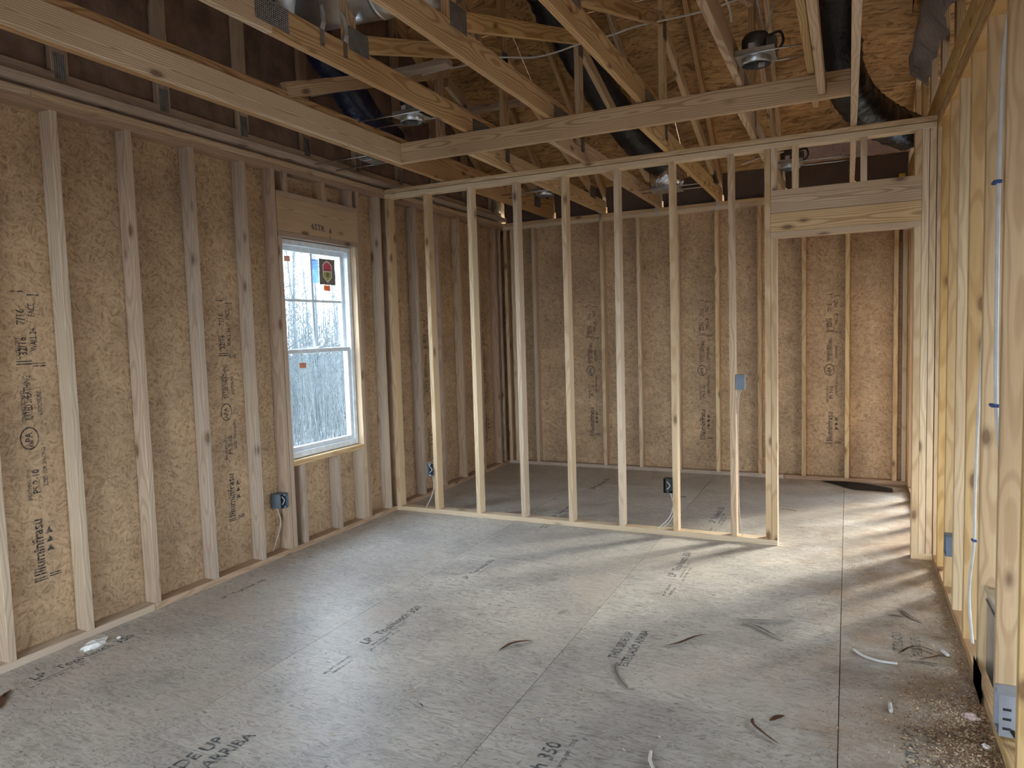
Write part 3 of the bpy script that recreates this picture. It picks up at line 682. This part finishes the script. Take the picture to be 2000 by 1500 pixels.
for q in range(3): flat(s5, 'print_line', [(-1.05, 1.312 + q * .01), (-.995, 1.312 + q * .01), (-.995, 1.315 + q * .01), (-1.05, 1.315 + q * .01)], ORG, -.0725)

# ------------------------------------------------------------------ outdoors
gr = struct('ground', (0, 0, -.7))
bm = bmesh.new(); n_ = 40
gv = [[bm.verts.new((-70 + 140 * i / n_, -60 + 130 * j / n_, -.75 + .35 * noise.noise(V((i * .5, j * .5, 0))))) for j in range(n_ + 1)] for i in range(n_ + 1)]
for i in range(n_):
    for j in range(n_): bm.faces.new([gv[i][j], gv[i + 1][j], gv[i + 1][j + 1], gv[i][j + 1]])
finish('ground_surface', bm, LEAF, gr)
random.seed(11)
for q in range(30):
    dist = random.uniform(8, 30); yc_ = -1.0 + dist * 1.18 + random.uniform(-.42, .42) * dist - 1.0
    bx_, by_ = -dist, yc_
    hgt = random.uniform(7, 13); r0 = random.uniform(.025, .075); lx, ly = random.uniform(-.6, .6), random.uniform(-.6, .6)
    t = thing('bare_tree', (bx_, by_, -.8), 'thin leafless tree standing in the pale woods outside the window', 'tree', 'leafless trees outside the window')
    bm = bmesh.new(); tp = [V((bx_ + lx * (k / 6) ** 1.5 + random.uniform(-.05, .05), by_ + ly * (k / 6) ** 1.5, -.9 + hgt * k / 6)) for k in range(7)]
    bm_tube(bm, tp, [r0 * (1 - .13 * k) for k in range(7)], 6); finish('trunk', bm, BARK, t, at=tp[0])
    bm = bmesh.new()
    for k in range(80):
        f = random.uniform(.06, .98); i0 = min(5, int(f * 6)); p0 = tp[i0].lerp(tp[i0 + 1], f * 6 - i0)
        d = V((random.uniform(-1, 1), random.uniform(-1, 1), random.uniform(.2, 1.0))).normalized(); l_ = random.uniform(.5, 1.9)
        p1 = p0 + d * l_ * .5; p2 = p1 + (d + V((random.uniform(-.4, .4), random.uniform(-.4, .4), .2))) * l_ * .5
        rr = r0 * .2; bm_tube(bm, [p0, p1, p2], [rr, rr * .7, rr * .35], 3, False)
        for _ in range(3):
            s_ = p0.lerp(p2, random.uniform(.3, 1)); e_ = s_ + V((random.uniform(-1, 1), random.uniform(-1, 1), random.uniform(-.2, .8))) * .45
            bm_tube(bm, [s_, e_], [rr * .4, rr * .25], 3, False)
    finish('branches', bm, BARK, t, at=tp[0], stuff=True)
bm = bmesh.new()
for q in range(6500):
    dist = random.uniform(6, 26); y = -2.0 + dist * 1.18 + random.uniform(-.42, .42) * dist; p0 = V((-dist, y, -.8))
    p1 = p0 + V((random.uniform(-.4, .4), random.uniform(-.4, .4), random.choice((1, 1, 2, 4)) * random.uniform(.4, 1.7))); bm_tube(bm, [p0, p1], [.007, .003], 3, False)
    if p1.z > 1.2:
        for _ in range(5):
            s_ = p0.lerp(p1, random.uniform(.4, 1)); bm_tube(bm, [s_, s_ + V((random.uniform(-.6, .6), random.uniform(-.6, .6), random.uniform(.0, .7)))], [.004, .002], 3, False)
o = finish('undergrowth', bm, BARK, None, stuff=True); o['label'] = 'thin leafless brush covering the ground outside the window'; o['category'] = 'brush'

# ------------------------------------------------------------------ ducts and lights in the ceiling
def duct(name, pts, r, m, label, boot=None, ribs=True):
    t = thing(name, pts[0], label, 'duct'); P = smooth_path(pts, 14); bm = bmesh.new()
    bm_tube(bm, P, [r * (1 + (.035 if i % 2 else -.02) + .04 * noise.noise(V((i * .35, 1, 2)))) for i in range(len(P))], 20, wrinkle=.10)
    finish('sleeve', bm, m, t, at=P[0]); return t
DM = [(1.42, -.15, 4.30), (1.50, .25, 3.98), (1.64, .7, 3.62), (1.82, 1.15, 3.26), (2.06, 1.5, 2.99)]
duct('flexible_duct', DM, .14, BLACKD, 'thick black flexible duct slanting down behind the middle truss')
t = thing('duct_boot', (2.06, 1.52, 2.78), 'foil wrapped register boot at the lower end of the slanting black duct', 'duct boot')
bm = bmesh.new(); bm_tube(bm, [V((2.06, 1.52, 2.80)), V((2.06, 1.52, 2.86)), V((2.06, 1.51, 2.93)), V((2.06, 1.5, 3.02))], [.135, .15, .15, .125], 18, wrinkle=.25); finish('foil_wrap', bm, FOIL, t)
solid('boot_collar', (2.06, 1.52, 2.785), (.27, .20, .03), STEEL, t); 
for y in (1.42, 1.60): bm = bmesh.new(); bm_tube(bm, [V((1.815, y, 2.79)), V((2.385, y, 2.79))], .004, 6); finish('mounting_bar', bm, STEEL, t)
duct('flexible_duct', [(3.49, -.9, 4.6), (3.50, -.3, 3.8), (3.51, -.02, 3.45), (3.53, .15, 3.17), (3.62, .40, 3.03), (3.75, .62, 2.95), (3.86, .85, 2.93), (3.97, 1.1, 2.93)], .128, BLACKD, 'glossy black flexible duct curving down at the right above the doorway')
duct('flexible_duct', [(.25, -1.7, 4.1), (.32, -1.2, 3.55), (.37, -.95, 3.30), (.36, -.7, 3.12), (.30, -.3, 3.05)], .12, BLUED, 'dark blue plastic wrapped duct in the shadow between the left trusses')
# silver rigid duct
t = thing('round_metal_duct', (1.35, -1.86, 3.35), 'shiny round metal duct lying across the trusses at the top', 'duct')
bm = bmesh.new(); Ps = [V((.86, -1.9, 3.36)), V((1.15, -1.885, 3.355)), V((1.33, -1.875, 3.35)), V((1.76, -1.85, 3.345))]
bm_tube(bm, Ps, .15, 28); finish('duct_pipe', bm, STEEL, t)
bm = bmesh.new(); bm_tube(bm, [V((1.325, -1.8755, 3.35)), V((1.345, -1.8745, 3.35))], .154, 28); finish('joint_ring', bm, STEEL, t)
bm = bmesh.new(); bm_tube(bm, [V((.66, -2.0, 3.75)), V((.72, -1.97, 3.55)), V((.80, -1.93, 3.42)), V((.90, -1.90, 3.36))], .155, 20); finish('duct_elbow', bm, STEEL, t)
for (y, dz) in ((-2.20, .0), (-2.02, .0)):
    sp_ = thing('hanging_strap', (1.207, y, 2.98), 'bent metal strap nailed to the strapped truss, %s of the pair' % ('left' if y < -2.1 else 'right'), 'strap')
    bm = bmesh.new(); pr = [(1.2085, 2.965), (1.2085, 3.050), (1.220, 3.080), (1.216, 3.125), (1.208, 3.16), (1.195, 3.205)]
    for (xa, za), (xb, zb) in zip(pr, pr[1:]):
        v = [bm.verts.new(p) for p in ((xa, y - .016, za), (xa, y + .016, za), (xb, y + .016, zb), (xb, y - .016, zb))]; bm.faces.new(v)
    bmesh.ops.remove_doubles(bm, verts=bm.verts, dist=.0001)
    r = bmesh.ops.solidify(bm, geom=list(bm.faces), thickness=.0015); finish('strap_band', bm, STEEL, sp_, smooth=False)
    solid('nail_head', (1.2105, y, 2.975), (.003, .007, .007), PLATE, sp_, bev=0)

def canlight(x, y, z, label, xl, xr_, big=True, rot=0.):
    """recessed can housing on a galvanised pan with two bar hangers between trusses"""
    t = thing('recessed_light_housing', (x, y, z), label, 'light housing')
    bm = bmesh.new()                                        # stamped pan with turned-up edges
    bm_box(bm, (x, y, z + .012), (.20, .17, .002)); finish('mounting_pan', bm, STEEL, t, smooth=False)
    for s_ in (-1, 1): solid('pan_flange', (x, y + s_ * .085, z + .026), (.20, .002, .03), STEEL, t, bev=0)
    bm = bmesh.new(); bm_tube(bm, [V((x, y, z - .022)), V((x, y, z - .018)), V((x, y, z + .012))], [.073, .078, .076], 24, cap=False)
    bm_tube(bm, [V((x, y, z - .022)), V((x, y, z + .012))], .068, 24, cap=False); finish('trim_ring', bm, STEEL, t)
    bm = bmesh.new(); bm_tube(bm, [V((x, y, z + .014)), V((x, y, z + .11)), V((x, y, z + .135)), V((x, y, z + .14))], [.075, .075, .06, .02], 24); finish('can', bm, DGREYM, t)
    bm = bmesh.new(); bm_tube(bm, [V((x, y, z + .0095)), V((x, y, z + .0105))], .067, 24); finish('can_opening_shade', bm, DARKG, t)  # solid dark disc under the pan, painted shade for the can's inside
    solid('inner_label', (x + .03, y + .058, z - .004), (.05, .002, .024), TANL2, t, bev=0)
    solid('junction_box', (x + .075, y - .01, z + .06), (.06, .08, .08), DGREYM, t)
    solid('rating_label', (x - .015, y - .0765, z + .055), (.034, .001, .034), TANL2, t, bev=0)
    for s_ in (-1, 1):
        bm = bmesh.new(); yb = y + s_ * .088
        bm_tube(bm, [V((xl, yb, z + .014)), V((xr_, yb, z + .014))], .0045, 6); finish('bar_hanger', bm, STEEL, t)
    tube('whip', [(x + .06, y, z + .12), (x + .12, y - .01, z + .125), (x + .135, y - .01, z + .07), (x + .10, y, z + .03)], .007, BLACKP, t)
    return t
DGREYM = simple('dull_can_steel', (.10, .092, .085), .5, .6); TANL2 = simple('off_white_rating_label', (.45, .40, .38), .7)
canlight(3.12, -.98, 2.935, 'biggest and nearest can light housing, hung on bars in the recess', 3.016, 3.358)
canlight(.98, -1.05, 2.935, 'can light housing with splayed bars at the left end of the recess', .61, 1.166)
canlight(1.02, 1.12, 2.80, 'can light housing seen between the first partition studs in the next room', .61, 1.166)
canlight(3.14, 1.2, 2.80, 'can light housing with a black cable loop seen above the door header', 3.016, 3.578)
o = tube('cable_run', [(3.16, -.95, 3.08), (3.10, -.9, 3.4), (3.06, -.8, 3.9)], .006, WHITE); tag(o, 'thin pale cable rising from the nearest can light, leaning left', 'cable')
o = tube('cable_run', [(3.17, -.95, 3.08), (3.22, -.85, 3.4), (3.25, -.8, 3.9)], .006, WHITE); tag(o, 'thin pale cable rising from the nearest can light, leaning right', 'cable')
# ceiling box with two bars near the left wall
t = thing('ceiling_box', (.46, -.78, 2.78), 'shallow galvanised ceiling box hung on two bars near the left wall corner', 'electrical box')
bm = bmesh.new(); R_ = Matrix.Rotation(0.0, 3, 'Z')
bm_box(bm, (.46, -.78, 2.80), (.11, .20, .035)); bmesh.ops.bevel(bm, geom=list(bm.edges), offset=.006, segments=2, affect='EDGES'); finish('box_body', bm, STEEL, t, smooth=False)
solid('cover_plate', (.46, -.78, 2.780), (.085, .15, .004), STEEL, t)
for y in (-.90, -.66):
    bm = bmesh.new(); bm_tube(bm, [V((.03, y, 2.795)), V((.60, y, 2.795))], .004, 6); finish('bar_hanger', bm, STEEL, t)
# cable through the attic
o = tube('attic_cable', [(.50, -.3, 3.50), (.75, -.3, 3.52), (.97, -.3, 3.515), (1.2, -.3, 3.53), (1.33, -.3, 3.51), (1.53, -.3, 3.472), (1.69, -.3, 3.472), (1.88, -.3, 3.495), (2.1, -.3, 3.508), (2.31, -.3, 3.532), (2.71, -.3, 3.535), (2.99, -.35, 3.55)], .0065, WHITE)
tag(o, 'long white cable draped across the webs of the trusses', 'cable')
o = tube('attic_cable', [(3.022, -1.9, 3.16), (3.024, -1.55, 3.10), (3.026, -1.3, 3.115), (3.022, -1.19, 3.08)], .006, WHITE)
tag(o, 'short white cable stapled along the truss left of the nearest can light', 'cable')
o = tube('attic_cable', [(2.80, .9, 2.80), (2.95, 1.0, 2.86), (3.10, 1.1, 2.90)], .006, WHITE)
tag(o, 'short white cable above the partition left of the door king stud', 'cable')
# insulation along the eave at right and bag of insulation above the right wall
bm = bmesh.new(); n1, n2 = 44, 7
vv = [[bm.verts.new((2.95 + 1.1 * i / n1, 2.14 - .02 * j + .02 * noise.noise(V((i * .8, j, 0))), 3.005 + .020 * j + .025 * noise.noise(V((i * .6, j * .9, 5))))) for j in range(n2)] for i in range(n1 + 1)]
for i in range(n1):
    for j in range(n2 - 1): bm.faces.new([vv[i][j], vv[i + 1][j], vv[i + 1][j + 1], vv[i][j + 1]])
bmesh.ops.solidify(bm, geom=list(bm.faces), thickness=.03)
o = finish('insulation_strip', bm, PINK, None); tag(o, 'pinkish insulation strip along the eave above the door header', 'insulation')
t = thing('insulation_bag', (3.98, -.4, 2.93), 'crumpled translucent plastic bag with a red mark on the right wall truss', 'bag')
bm = bmesh.new(); n1, n2 = 40, 12
vv = [[bm.verts.new((4.0 - .09 * math.sin(PI * j / (n2 - 1)) + .05 * noise.noise(V((i * .22, j * .3, 3))), -2.3 + 2.35 * i / n1, 2.95 + .05 * noise.noise(V((i * .5, 0, 9))) + (.55 - .30 * i / n1) * j / (n2 - 1) + .03 * noise.noise(V((i * .3, j * .3, 7))))) for j in range(n2)] for i in range(n1 + 1)]
for i in range(n1):
    for j in range(n2 - 1): bm.faces.new([vv[i][j], vv[i + 1][j], vv[i + 1][j + 1], vv[i][j + 1]])
bmesh.ops.solidify(bm, geom=list(bm.faces), thickness=.004); finish('film', bm, PLASTIC, t)
bm = bmesh.new(); bm.faces.new([bm.verts.new(p) for p in ((3.868, -.90, 3.14), (3.868, -.72, 3.12), (3.868, -.80, 3.26), (3.868, -.92, 3.30))])
bmesh.ops.solidify(bm, geom=list(bm.faces), thickness=.003); finish('red_mark', bm, REDM, t, smooth=False)
b = solid('wire_nut', (4.0, YB - .10, 2.80), (.05, .05, .05), YEL); tag(b, 'small yellow plastic plug above the right end of the door header', 'plug')

# ------------------------------------------------------------------ electrical boxes, cables, pipe
def ebox(name, x0, x1, y0, y1, z0, z1, m, label, open_side, inner=BLACKP):
    """hollow wall box, open on one side, with ears and coiled wire"""
    c = V(((x0 + x1) / 2, (y0 + y1) / 2, (z0 + z1) / 2)); t = thing(name, c, label, 'electrical box')
    bm = bmesh.new(); bm_box(bm, c, (x1 - x0, y1 - y0, z1 - z0))
    d = V(open_side); f_ = max(bm.faces, key=lambda f: (f.calc_center_median() - c).dot(d))
    bmesh.ops.inset_individual(bm, faces=[f_], thickness=.004); bmesh.ops.translate(bm, vec=-d * .045, verts=f_.verts)
    finish('box_body', bm, m, t, smooth=False)
    ax = [abs(v) for v in d]; iw = [(x1 - x0 - .010), (y1 - y0 - .010), (z1 - z0 - .010)]
    for q_ in range(2):
        if ax[q_]: iw[q_] = .002
    solid('box_inner_shade', c + V((d.x * (x1 - x0) / 2, d.y * (y1 - y0) / 2, 0)) - d * .040, iw, inner, t, bev=0)  # thin black plate in the recess stands in for the shade inside the box
    for s_ in (-1, 1):
        sz = [(.002 if ax[0] else .02), (.002 if ax[1] else .02), .012]
        p_ = c + V((d.x * (x1 - x0) / 2, d.y * (y1 - y0) / 2, s_ * ((z1 - z0) / 2 - .008))) + d * .001
        solid('screw_ear', p_, sz, m, t, bev=0)
    q = c + V((d.x * (x1 - x0) / 2, d.y * (y1 - y0) / 2, 0)) - d * .015
    tube('wire_end', [q + V((-.012 * ax[1], -.012 * ax[0], .03)), q + V((.012 * ax[1], .012 * ax[0], .0)), q + V((-.01 * ax[1], -.01 * ax[0], -.028))], .0035, WHITE, t, 6)
    return t
t = ebox('outlet_box', -.075, .010, -1.405, -1.328, .345, .445, GREYBOX, 'blue-grey outlet box nailed to the stud left of the window', (1, 0, 0))
o = tube('outlet_cable', [(-.05, -1.385, .345), (-.045, -1.36, .24), (-.05, -1.40, .12), (-.055, -1.44, .05)], .005, PINKC); tag(o, 'cable hanging from the blue-grey outlet box left of the window', 'cable')
t = ebox('outlet_box', .318, .385, -.004, .06, .322, .428, LGREY, 'pale metal outlet box on the first free partition stud', (0, -1, 0))
o = tube('outlet_cable', [(.36, .03, .322), (.365, .03, .22), (.33, .03, .12), (.28, .03, .04)], .0045, WHITE); tag(o, 'white cable running down to the plate below the pale metal outlet box', 'cable')
t = ebox('outlet_box', 2.352, 2.418, -.004, .06, .318, .422, BLACKP, 'black outlet box on the sixth free partition stud', (0, -1, 0))
for dx in (0, .022):
    o = tube('outlet_cable', [(2.395 + dx, .03, .318), (2.415 + dx * .5, .03, .22), (2.38 + dx, .03, .12), (2.30 + dx * 1.5, .03, .04)], .0042, WHITE)
    tag(o, 'white cable looping from the black outlet box, %s strand' % ('left' if dx == 0 else 'right'), 'cable')
t = ebox('switch_box', 2.865, 2.925, -.002, .06, 1.078, 1.182, GREYBOX, 'grey switch box on the stud next to the door frame', (0, 1, 0))
o = tube('switch_cable', [(2.90, .03, 1.08), (2.88, .03, .98), (2.875, .035, .6), (2.88, .04, .2), (2.90, .045, .04)], .0035, PINKC); tag(o, 'thin cable dropping from the grey switch box', 'cable')
o = tube('switch_cable', [(2.88, .05, 1.08), (2.866, .05, .98), (2.87, .07, .9)], .0045, PINKC); tag(o, 'short cable stub below the grey switch box', 'cable')
t = ebox('outlet_box', X1 - .004, X1 + .06, -.690, -.60, .235, .345, GREYBOX, 'small grey-blue outlet box low on the right stud wall near the corner', (-1, 0, 0))
t = ebox('outlet_box', X1 - .004, X1 + .065, -2.215, -2.125, .05, .20, LGREY, 'large light grey outlet box low in the right wall near the bottom corner', (-1, 0, 0))
for q in range(3): solid('knockout', (X1 + .02, -2.2165, .08 + .035 * q), (.025, .003, .008), BLACKP, t, bev=0)
o = tube('outlet_cable', [(X1 + .03, -2.20, .08), (X1 + .05, -2.24, .06), (X1 + .07, -2.30, .045)], .008, BLACKP); tag(o, 'short black cable at the large light grey outlet box', 'cable')
t = thing('water_pipe', (X1 + .02, -1.90, 1.1), 'white plastic pipe running down inside the right stud wall', 'pipe')
tube('pipe_run', [(X1 + .035, -1.99, 2.68), (X1 + .02, -1.93, 2.5), (X1 + .02, -1.885, 2.2), (X1 + .02, -1.87, 1.9), (X1 + .02, -1.89, 1.3), (X1 + .02, -1.94, 1.12), (X1 + .03, -1.99, .95)], .008, PEXM, t, 10)
for z, y in ((2.03, -1.865), (1.19, -1.90)):
    solid('pipe_clip', (X1 + .015, y, z), (.03, .05, .012), BLUECL, t)
t = thing('wall_cable', (X1 + .01, -1.52, .9), 'flat white cable curving down along the right wall studs', 'cable')
tube('cable_run', [(X1 + .012, -1.70, 1.75), (X1 + .01, -1.655, 1.45), (X1 + .01, -1.56, 1.05), (X1 + .01, -1.525, .75), (X1 + .01, -1.52, .55), (X1 + .008, -1.43, .33), (X1 + .008, -1.46, .2), (X1 + .01, -1.53, .10)], .0065, WHITE, t)
solid('cable_staple', (X1 + .01, -1.52, .56), (.02, .035, .010), BLUECL, t)
# register boot in the right wall
t = thing('wall_register_boot', (X1 + .05, -1.83, .04), 'galvanised rectangular duct boot standing in the right stud wall', 'duct boot')
y0, y1 = -1.950, -1.765
solid('boot_body', (X1 + .058, (y0 + y1) / 2, .26), (.07, y1 - y0, .34), STEEL, t)
solid('boot_seam', (X1 + .0215, (y0 + y1) / 2, .385), (.004, y1 - y0, .008), PLATE, t, bev=0)
solid('boot_flange', (X1 + .02, (y0 + y1) / 2, .432), (.012, y1 - y0 + .02, .008), STEEL, t, bev=0)
bm = bmesh.new()
vs_ = [bm.verts.new(p) for p in ((X1 - .010, -1.90, .002), (X1 - .010, -1.70, .002), (X1 - .010, -1.70, .12), (X1 - .010, -1.90, .125))]; bm.faces.new(vs_)
bmesh.ops.solidify(bm, geom=list(bm.faces), thickness=.010)
o = finish('dark_board_scrap', bm, BLACKP, None, smooth=False); tag(o, 'black rectangular scrap leaning on the right wall plate below the metal boot', 'scrap')

# ------------------------------------------------------------------ things lying on the floor
def sliver(name, pts, w_, m, label, cat='scrap', h=.004):
    """flat tapered curl of wood or bark lying on the floor"""
    P = smooth_path([(x, y, .003 + z) for x, y, z in pts], 6); bm = bmesh.new(); n = len(P); L_, R_ = [], []
    for i, p in enumerate(P):
        t_ = (P[min(i + 1, n - 1)] - P[max(i - 1, 0)]).normalized(); s_ = V((-t_.y, t_.x, 0)).normalized(); ww = 1.35 * w_ * (.25 + .75 * math.sin(PI * min(1, (i + .6) / n)))
        L_.append(bm.verts.new(p + s_ * ww / 2)); R_.append(bm.verts.new(p - s_ * ww / 2 + V((0, 0, h))))
    for i in range(n - 1): bm.faces.new([L_[i], R_[i], R_[i + 1], L_[i + 1]])
    bmesh.ops.solidify(bm, geom=list(bm.faces), thickness=.003)
    o = finish(name, bm, m, None, smooth=False); tag(o, label, cat); return o
def rod(name, pts, r, m, label, cat):
    o = tube(name, [(x, y, r + z) for x, y, z in pts], r, m, seg=8); tag(o, label, cat); return o
sliver('bark_strip', [(2.064, -2.166, 0), (2.09, -2.10, .008), (2.13, -2.05, .008), (2.179, -2.006, 0)], .020, SPLIN, 'curved brown bark strip left of the middle floor seam')
sliver('bark_strip', [(2.78, -1.83, 0), (2.84, -1.78, .004), (2.90, -1.69, .008), (2.952, -1.622, 0)], .016, SPLIN, 'reddish bark strip to the right of the upside marking')
rod('plastic_strip', [(2.623, -2.086, 0), (2.632, -2.14, .0), (2.675, -2.22, .0), (2.729, -2.286, 0)], .004, GREYW, 'thin curved grey strip at the end of the upside marking', 'strip')
sliver('wood_sliver', [(3.054, -1.366, 0), (3.12, -1.375, .004), (3.20, -1.36, .006), (3.312, -1.316, 0)], .014, GREYW, 'dark grey sliver, upper one of the pair right of centre')
sliver('wood_sliver', [(3.085, -1.43, 0), (3.15, -1.44, .003), (3.22, -1.50, .004), (3.292, -1.56, 0)], .013, GREYW, 'grey sliver, lower one of the pair right of centre')
rod('cable_offcut', [(3.600, -1.555, 0), (3.640, -1.610, 0), (3.70, -1.640, 0), (3.775, -1.640, 0)], .0065, WHITE, 'curved white cable offcut on the floor near the right wall', 'cable offcut')
rod('cable_offcut', [(3.726, -2.025, 0), (3.727, -2.091, 0)], .0075, WHITE, 'short straight white cable offcut, nearer the camera', 'cable offcut')
rod('cable_offcut', [(3.965, -1.43, 0), (3.985, -1.475, 0)], .0075, WHITE, 'tiny white cable stub close to the right wall plate', 'cable offcut')
rod('cable_offcut', [(2.935, -2.70, 0), (2.948, -2.76, 0), (2.985, -2.82, 0)], .006, WHITE, 'white cable offcut at the bottom edge of the picture', 'cable offcut')
sliver('bark_strip', [(3.243, -2.335, 0), (3.25, -2.385, .006), (3.30, -2.44, .004), (3.356, -2.484, 0)], .012, SPLIN, 'bent dark splinter with a pale edge, low right of centre')
sliver('bark_strip', [(3.305, -2.33, 0), (3.33, -2.30, .006), (3.349, -2.268, 0)], .022, SPLIN, 'short brown bark piece touching the bent dark splinter')
sliver('bark_strip', [(3.785, -1.525, 0), (3.84, -1.45, .010), (3.90, -1.44, .010), (3.965, -1.49, 0)], .014, SPLIN, 'arched dark brown splinter by the right wall')
sliver('wood_sliver', [(3.80, -1.59, 0), (3.87, -1.585, .003), (3.95, -1.57, 0)], .012, GREYW, 'grey-brown sliver below the arched splinter')
sliver('bark_strip', [(3.86, -1.56, 0), (3.92, -1.52, .006), (3.97, -1.46, 0)], .012, SPLIN, 'dark splinter ending at the tiny white cable stub')
sliver('bark_strip', [(2.156, -1.631, 0), (2.178, -1.605, .003), (2.198, -1.585, 0)], .010, SPLIN, 'small dark splinter left of the upside marking')
sliver('bark_strip', [(1.765, -1.841, 0), (1.778, -1.815, .004), (1.785, -1.80, 0)], .009, SPLIN, 'tiny brown splinter near the left middle of the floor')
sliver('bark_strip', [(1.845, -1.78, 0), (1.862, -1.75, .004)], .009, SPLIN, 'tiny brown splinter right of its twin in the middle of the floor')
sliver('wood_sliver', [(1.96, -2.75, 0), (1.98, -2.735, .004), (2.0, -2.745, 0)], .007, GREYW, 'small hooked sliver below the brand marking at left')
sliver('wood_sliver', [(1.865, -2.66, 0), (1.89, -2.635, .003)], .010, CHIP, 'small pale and dark chip above the hooked sliver')
sliver('bark_strip', [(.337, -3.43, 0), (.25, -3.37, .004), (.212, -3.32, 0)], .018, SPLIN, 'dark splinter at the left edge of the picture')
sliver('wood_sliver', [(3.83, -.95, 0), (3.86, -1.03, .003), (3.92, -1.10, 0)], .012, SPLIN, 'reddish splinter on the floor in front of the door post')
sliver('wood_sliver', [(3.76, -1.045, 0), (3.84, -1.045, 0)], .012, GREYW, 'dark flat sliver in front of the door post')
# crumpled paper by the left wall plate, pink insulation tuft, dark sheet in the next room
def crumple(name, c, s, m, label, cat, seed):
    bm = bmesh.new(); bmesh.ops.create_icosphere(bm, subdivisions=3, radius=1)
    for v in bm.verts:
        f = 1 + .45 * noise.noise(v.co * 1.7 + V((seed, 0, 0))) + .25 * noise.noise(v.co * 4 + V((seed, 3, 0)))
        v.co = V((v.co.x * s[0] * f, v.co.y * s[1] * f, max(-.0, v.co.z * s[2] * f + s[2] * .25))) + V(c)
    o = finish(name, bm, m, None, smooth=False); tag(o, label, cat)
crumple('crumpled_paper', (.125, -2.87, .001), (.035, .065, .022), PAPER, 'crumpled white paper scrap on the floor beside the left wall plate', 'paper', 2)
crumple('paper_scrap', (.150, -2.755, .001), (.008, .010, .006), PAPER, 'tiny white scrap just beyond the crumpled paper', 'paper', 5)
crumple('insulation_tuft', (4.00, -2.02, .001), (.026, .022, .014), PINK, 'small pink insulation tuft on the sawdust at the lower right', 'insulation', 8)
crumple('insulation_tuft', (4.02, -2.22, .001), (.016, .016, .010), PAPER, 'small whitish tuft on the sawdust at the lower right', 'insulation', 9)
bm = bmesh.new(); n1, n2 = 14, 5
vv = [[bm.verts.new((3.34 + .60 * i / n1 - .0 * j, 2.28 - .17 * (i / n1) - (.02 + .20 * min(1, i / 6)) * j / (n2 - 1) * (.4 + .6 * (1 - abs(i / n1 - .5))), .006 + .02 * math.sin(i / n1 * PI) * (1 - j / (n2 - 1)) + .004 * noise.noise(V((i, j, 0))))) for j in range(n2)] for i in range(n1 + 1)]
for i in range(n1):
    for j in range(n2 - 1): bm.faces.new([vv[i][j], vv[i + 1][j], vv[i + 1][j + 1], vv[i][j + 1]])
bmesh.ops.solidify(bm, geom=list(bm.faces), thickness=.003)
o = finish('sheathing_paper_scrap', bm, MATB, None, smooth=False); tag(o, 'dark flat sheet scrap on the floor by the back wall, seen through the doorway', 'scrap')
rod('bent_wire', [(2.10 + .05, 1.25, 0), (2.19, 1.27, 0), (2.22, 1.22, 0), (2.26, 1.24, 0)], .004, GREYW, 'small bent dark wire on the floor of the next room', 'wire')
rod('wood_strip', [(2.98, 1.02, 0), (3.08, 1.08, 0), (3.2, 1.04, 0)], .004, CHIP, 'thin pale strip on the bright floor behind the door frame', 'strip')

def flakes(name, n, sampler, m, label, smin, smax, seed):
    random.seed(seed); vs, fs = [], []
    for _ in range(n):
        x, y, z = sampler(); s_ = random.uniform(smin, smax); a = random.uniform(0, PI); ca, sa = math.cos(a), math.sin(a); e = random.uniform(.25, .6)
        k = len(vs); tl = random.uniform(-.4, .4)
        for dx, dy, dz in ((-s_, -s_ * e, 0), (s_, -s_ * e * .6, s_ * tl), (s_ * .7, s_ * e, s_ * tl), (-s_ * .8, s_ * e, 0)):
            vs.append((x + dx * ca - dy * sa, y + dx * sa + dy * ca, z + .0015 + abs(dz)))
        fs.append((k, k + 1, k + 2, k + 3))
    me = bpy.data.meshes.new(name); me.from_pydata(vs, [], fs); me.update()
    o = put(name, me, m, Matrix.Identity(4), None, stuff=True); o['label'] = label; o['category'] = 'sawdust'; return o
def near_right():
    for _q in range(12):
        d = abs(random.gauss(0, .33)); y = random.uniform(-3.2, 0.0)
        if noise.noise(V((d * 3.5, y * 2.6, 4))) > random.uniform(-.35, .25): break
    return (X1 - .01 - min(d, 1.6), y, 0) if random.random() < .72 else (X1 - .01 - abs(random.gauss(0, .15)), random.gauss(-2.25, .30), random.uniform(0, .004))
def everywhere():
    return (random.uniform(.05, 4.0), random.uniform(-3.9, -.05), 0)
def next_room(): return (random.uniform(.1, 4.0), random.uniform(.1, 2.25), 0)
def by_plate(): return (random.uniform(.3, 3.2), -abs(random.gauss(0, .12)) - .01, 0)
flakes('sawdust', 9500, near_right, DUST, 'pale sawdust and shavings thick along the right wall', .0015, .0048, 21)
flakes('dirt_crumbs', 9500, near_right, DUSTD, 'brown dirt and bark crumbs along the right wall', .0012, .0038, 22)
def pile():
    return (X1 - .01 - abs(random.gauss(0, .13)), random.gauss(-2.28, .24), random.uniform(0, .006))
def along_plate(): return (X1 - .005 - abs(random.gauss(0, .045)), random.uniform(-2.6, -.1), random.uniform(0, .003))
flakes('shavings_pile', 1500, pile, CHIP, 'heap of pale wood shavings in the lower right corner', .002, .0065, 31)
flakes('bark_pile', 1300, pile, SPLIN, 'brown bark bits mixed into the heap in the lower right corner', .002, .008, 32)
flakes('plate_shavings', 900, along_plate, CHIP, 'line of shavings against the right wall plate', .002, .006, 33)
flakes('scattered_chips', 420, everywhere, CHIP, 'tiny pale chips scattered over the whole floor', .0025, .008, 23)
flakes('scattered_crumbs', 420, everywhere, DUSTD, 'tiny dark crumbs scattered over the whole floor', .002, .006, 24)
flakes('next_room_crumbs', 260, next_room, DUSTD, 'tiny dark crumbs on the floor of the next room', .002, .006, 25)
flakes('plate_sawdust', 500, by_plate, DUST, 'thin line of sawdust in front of the partition plate', .002, .005, 26)
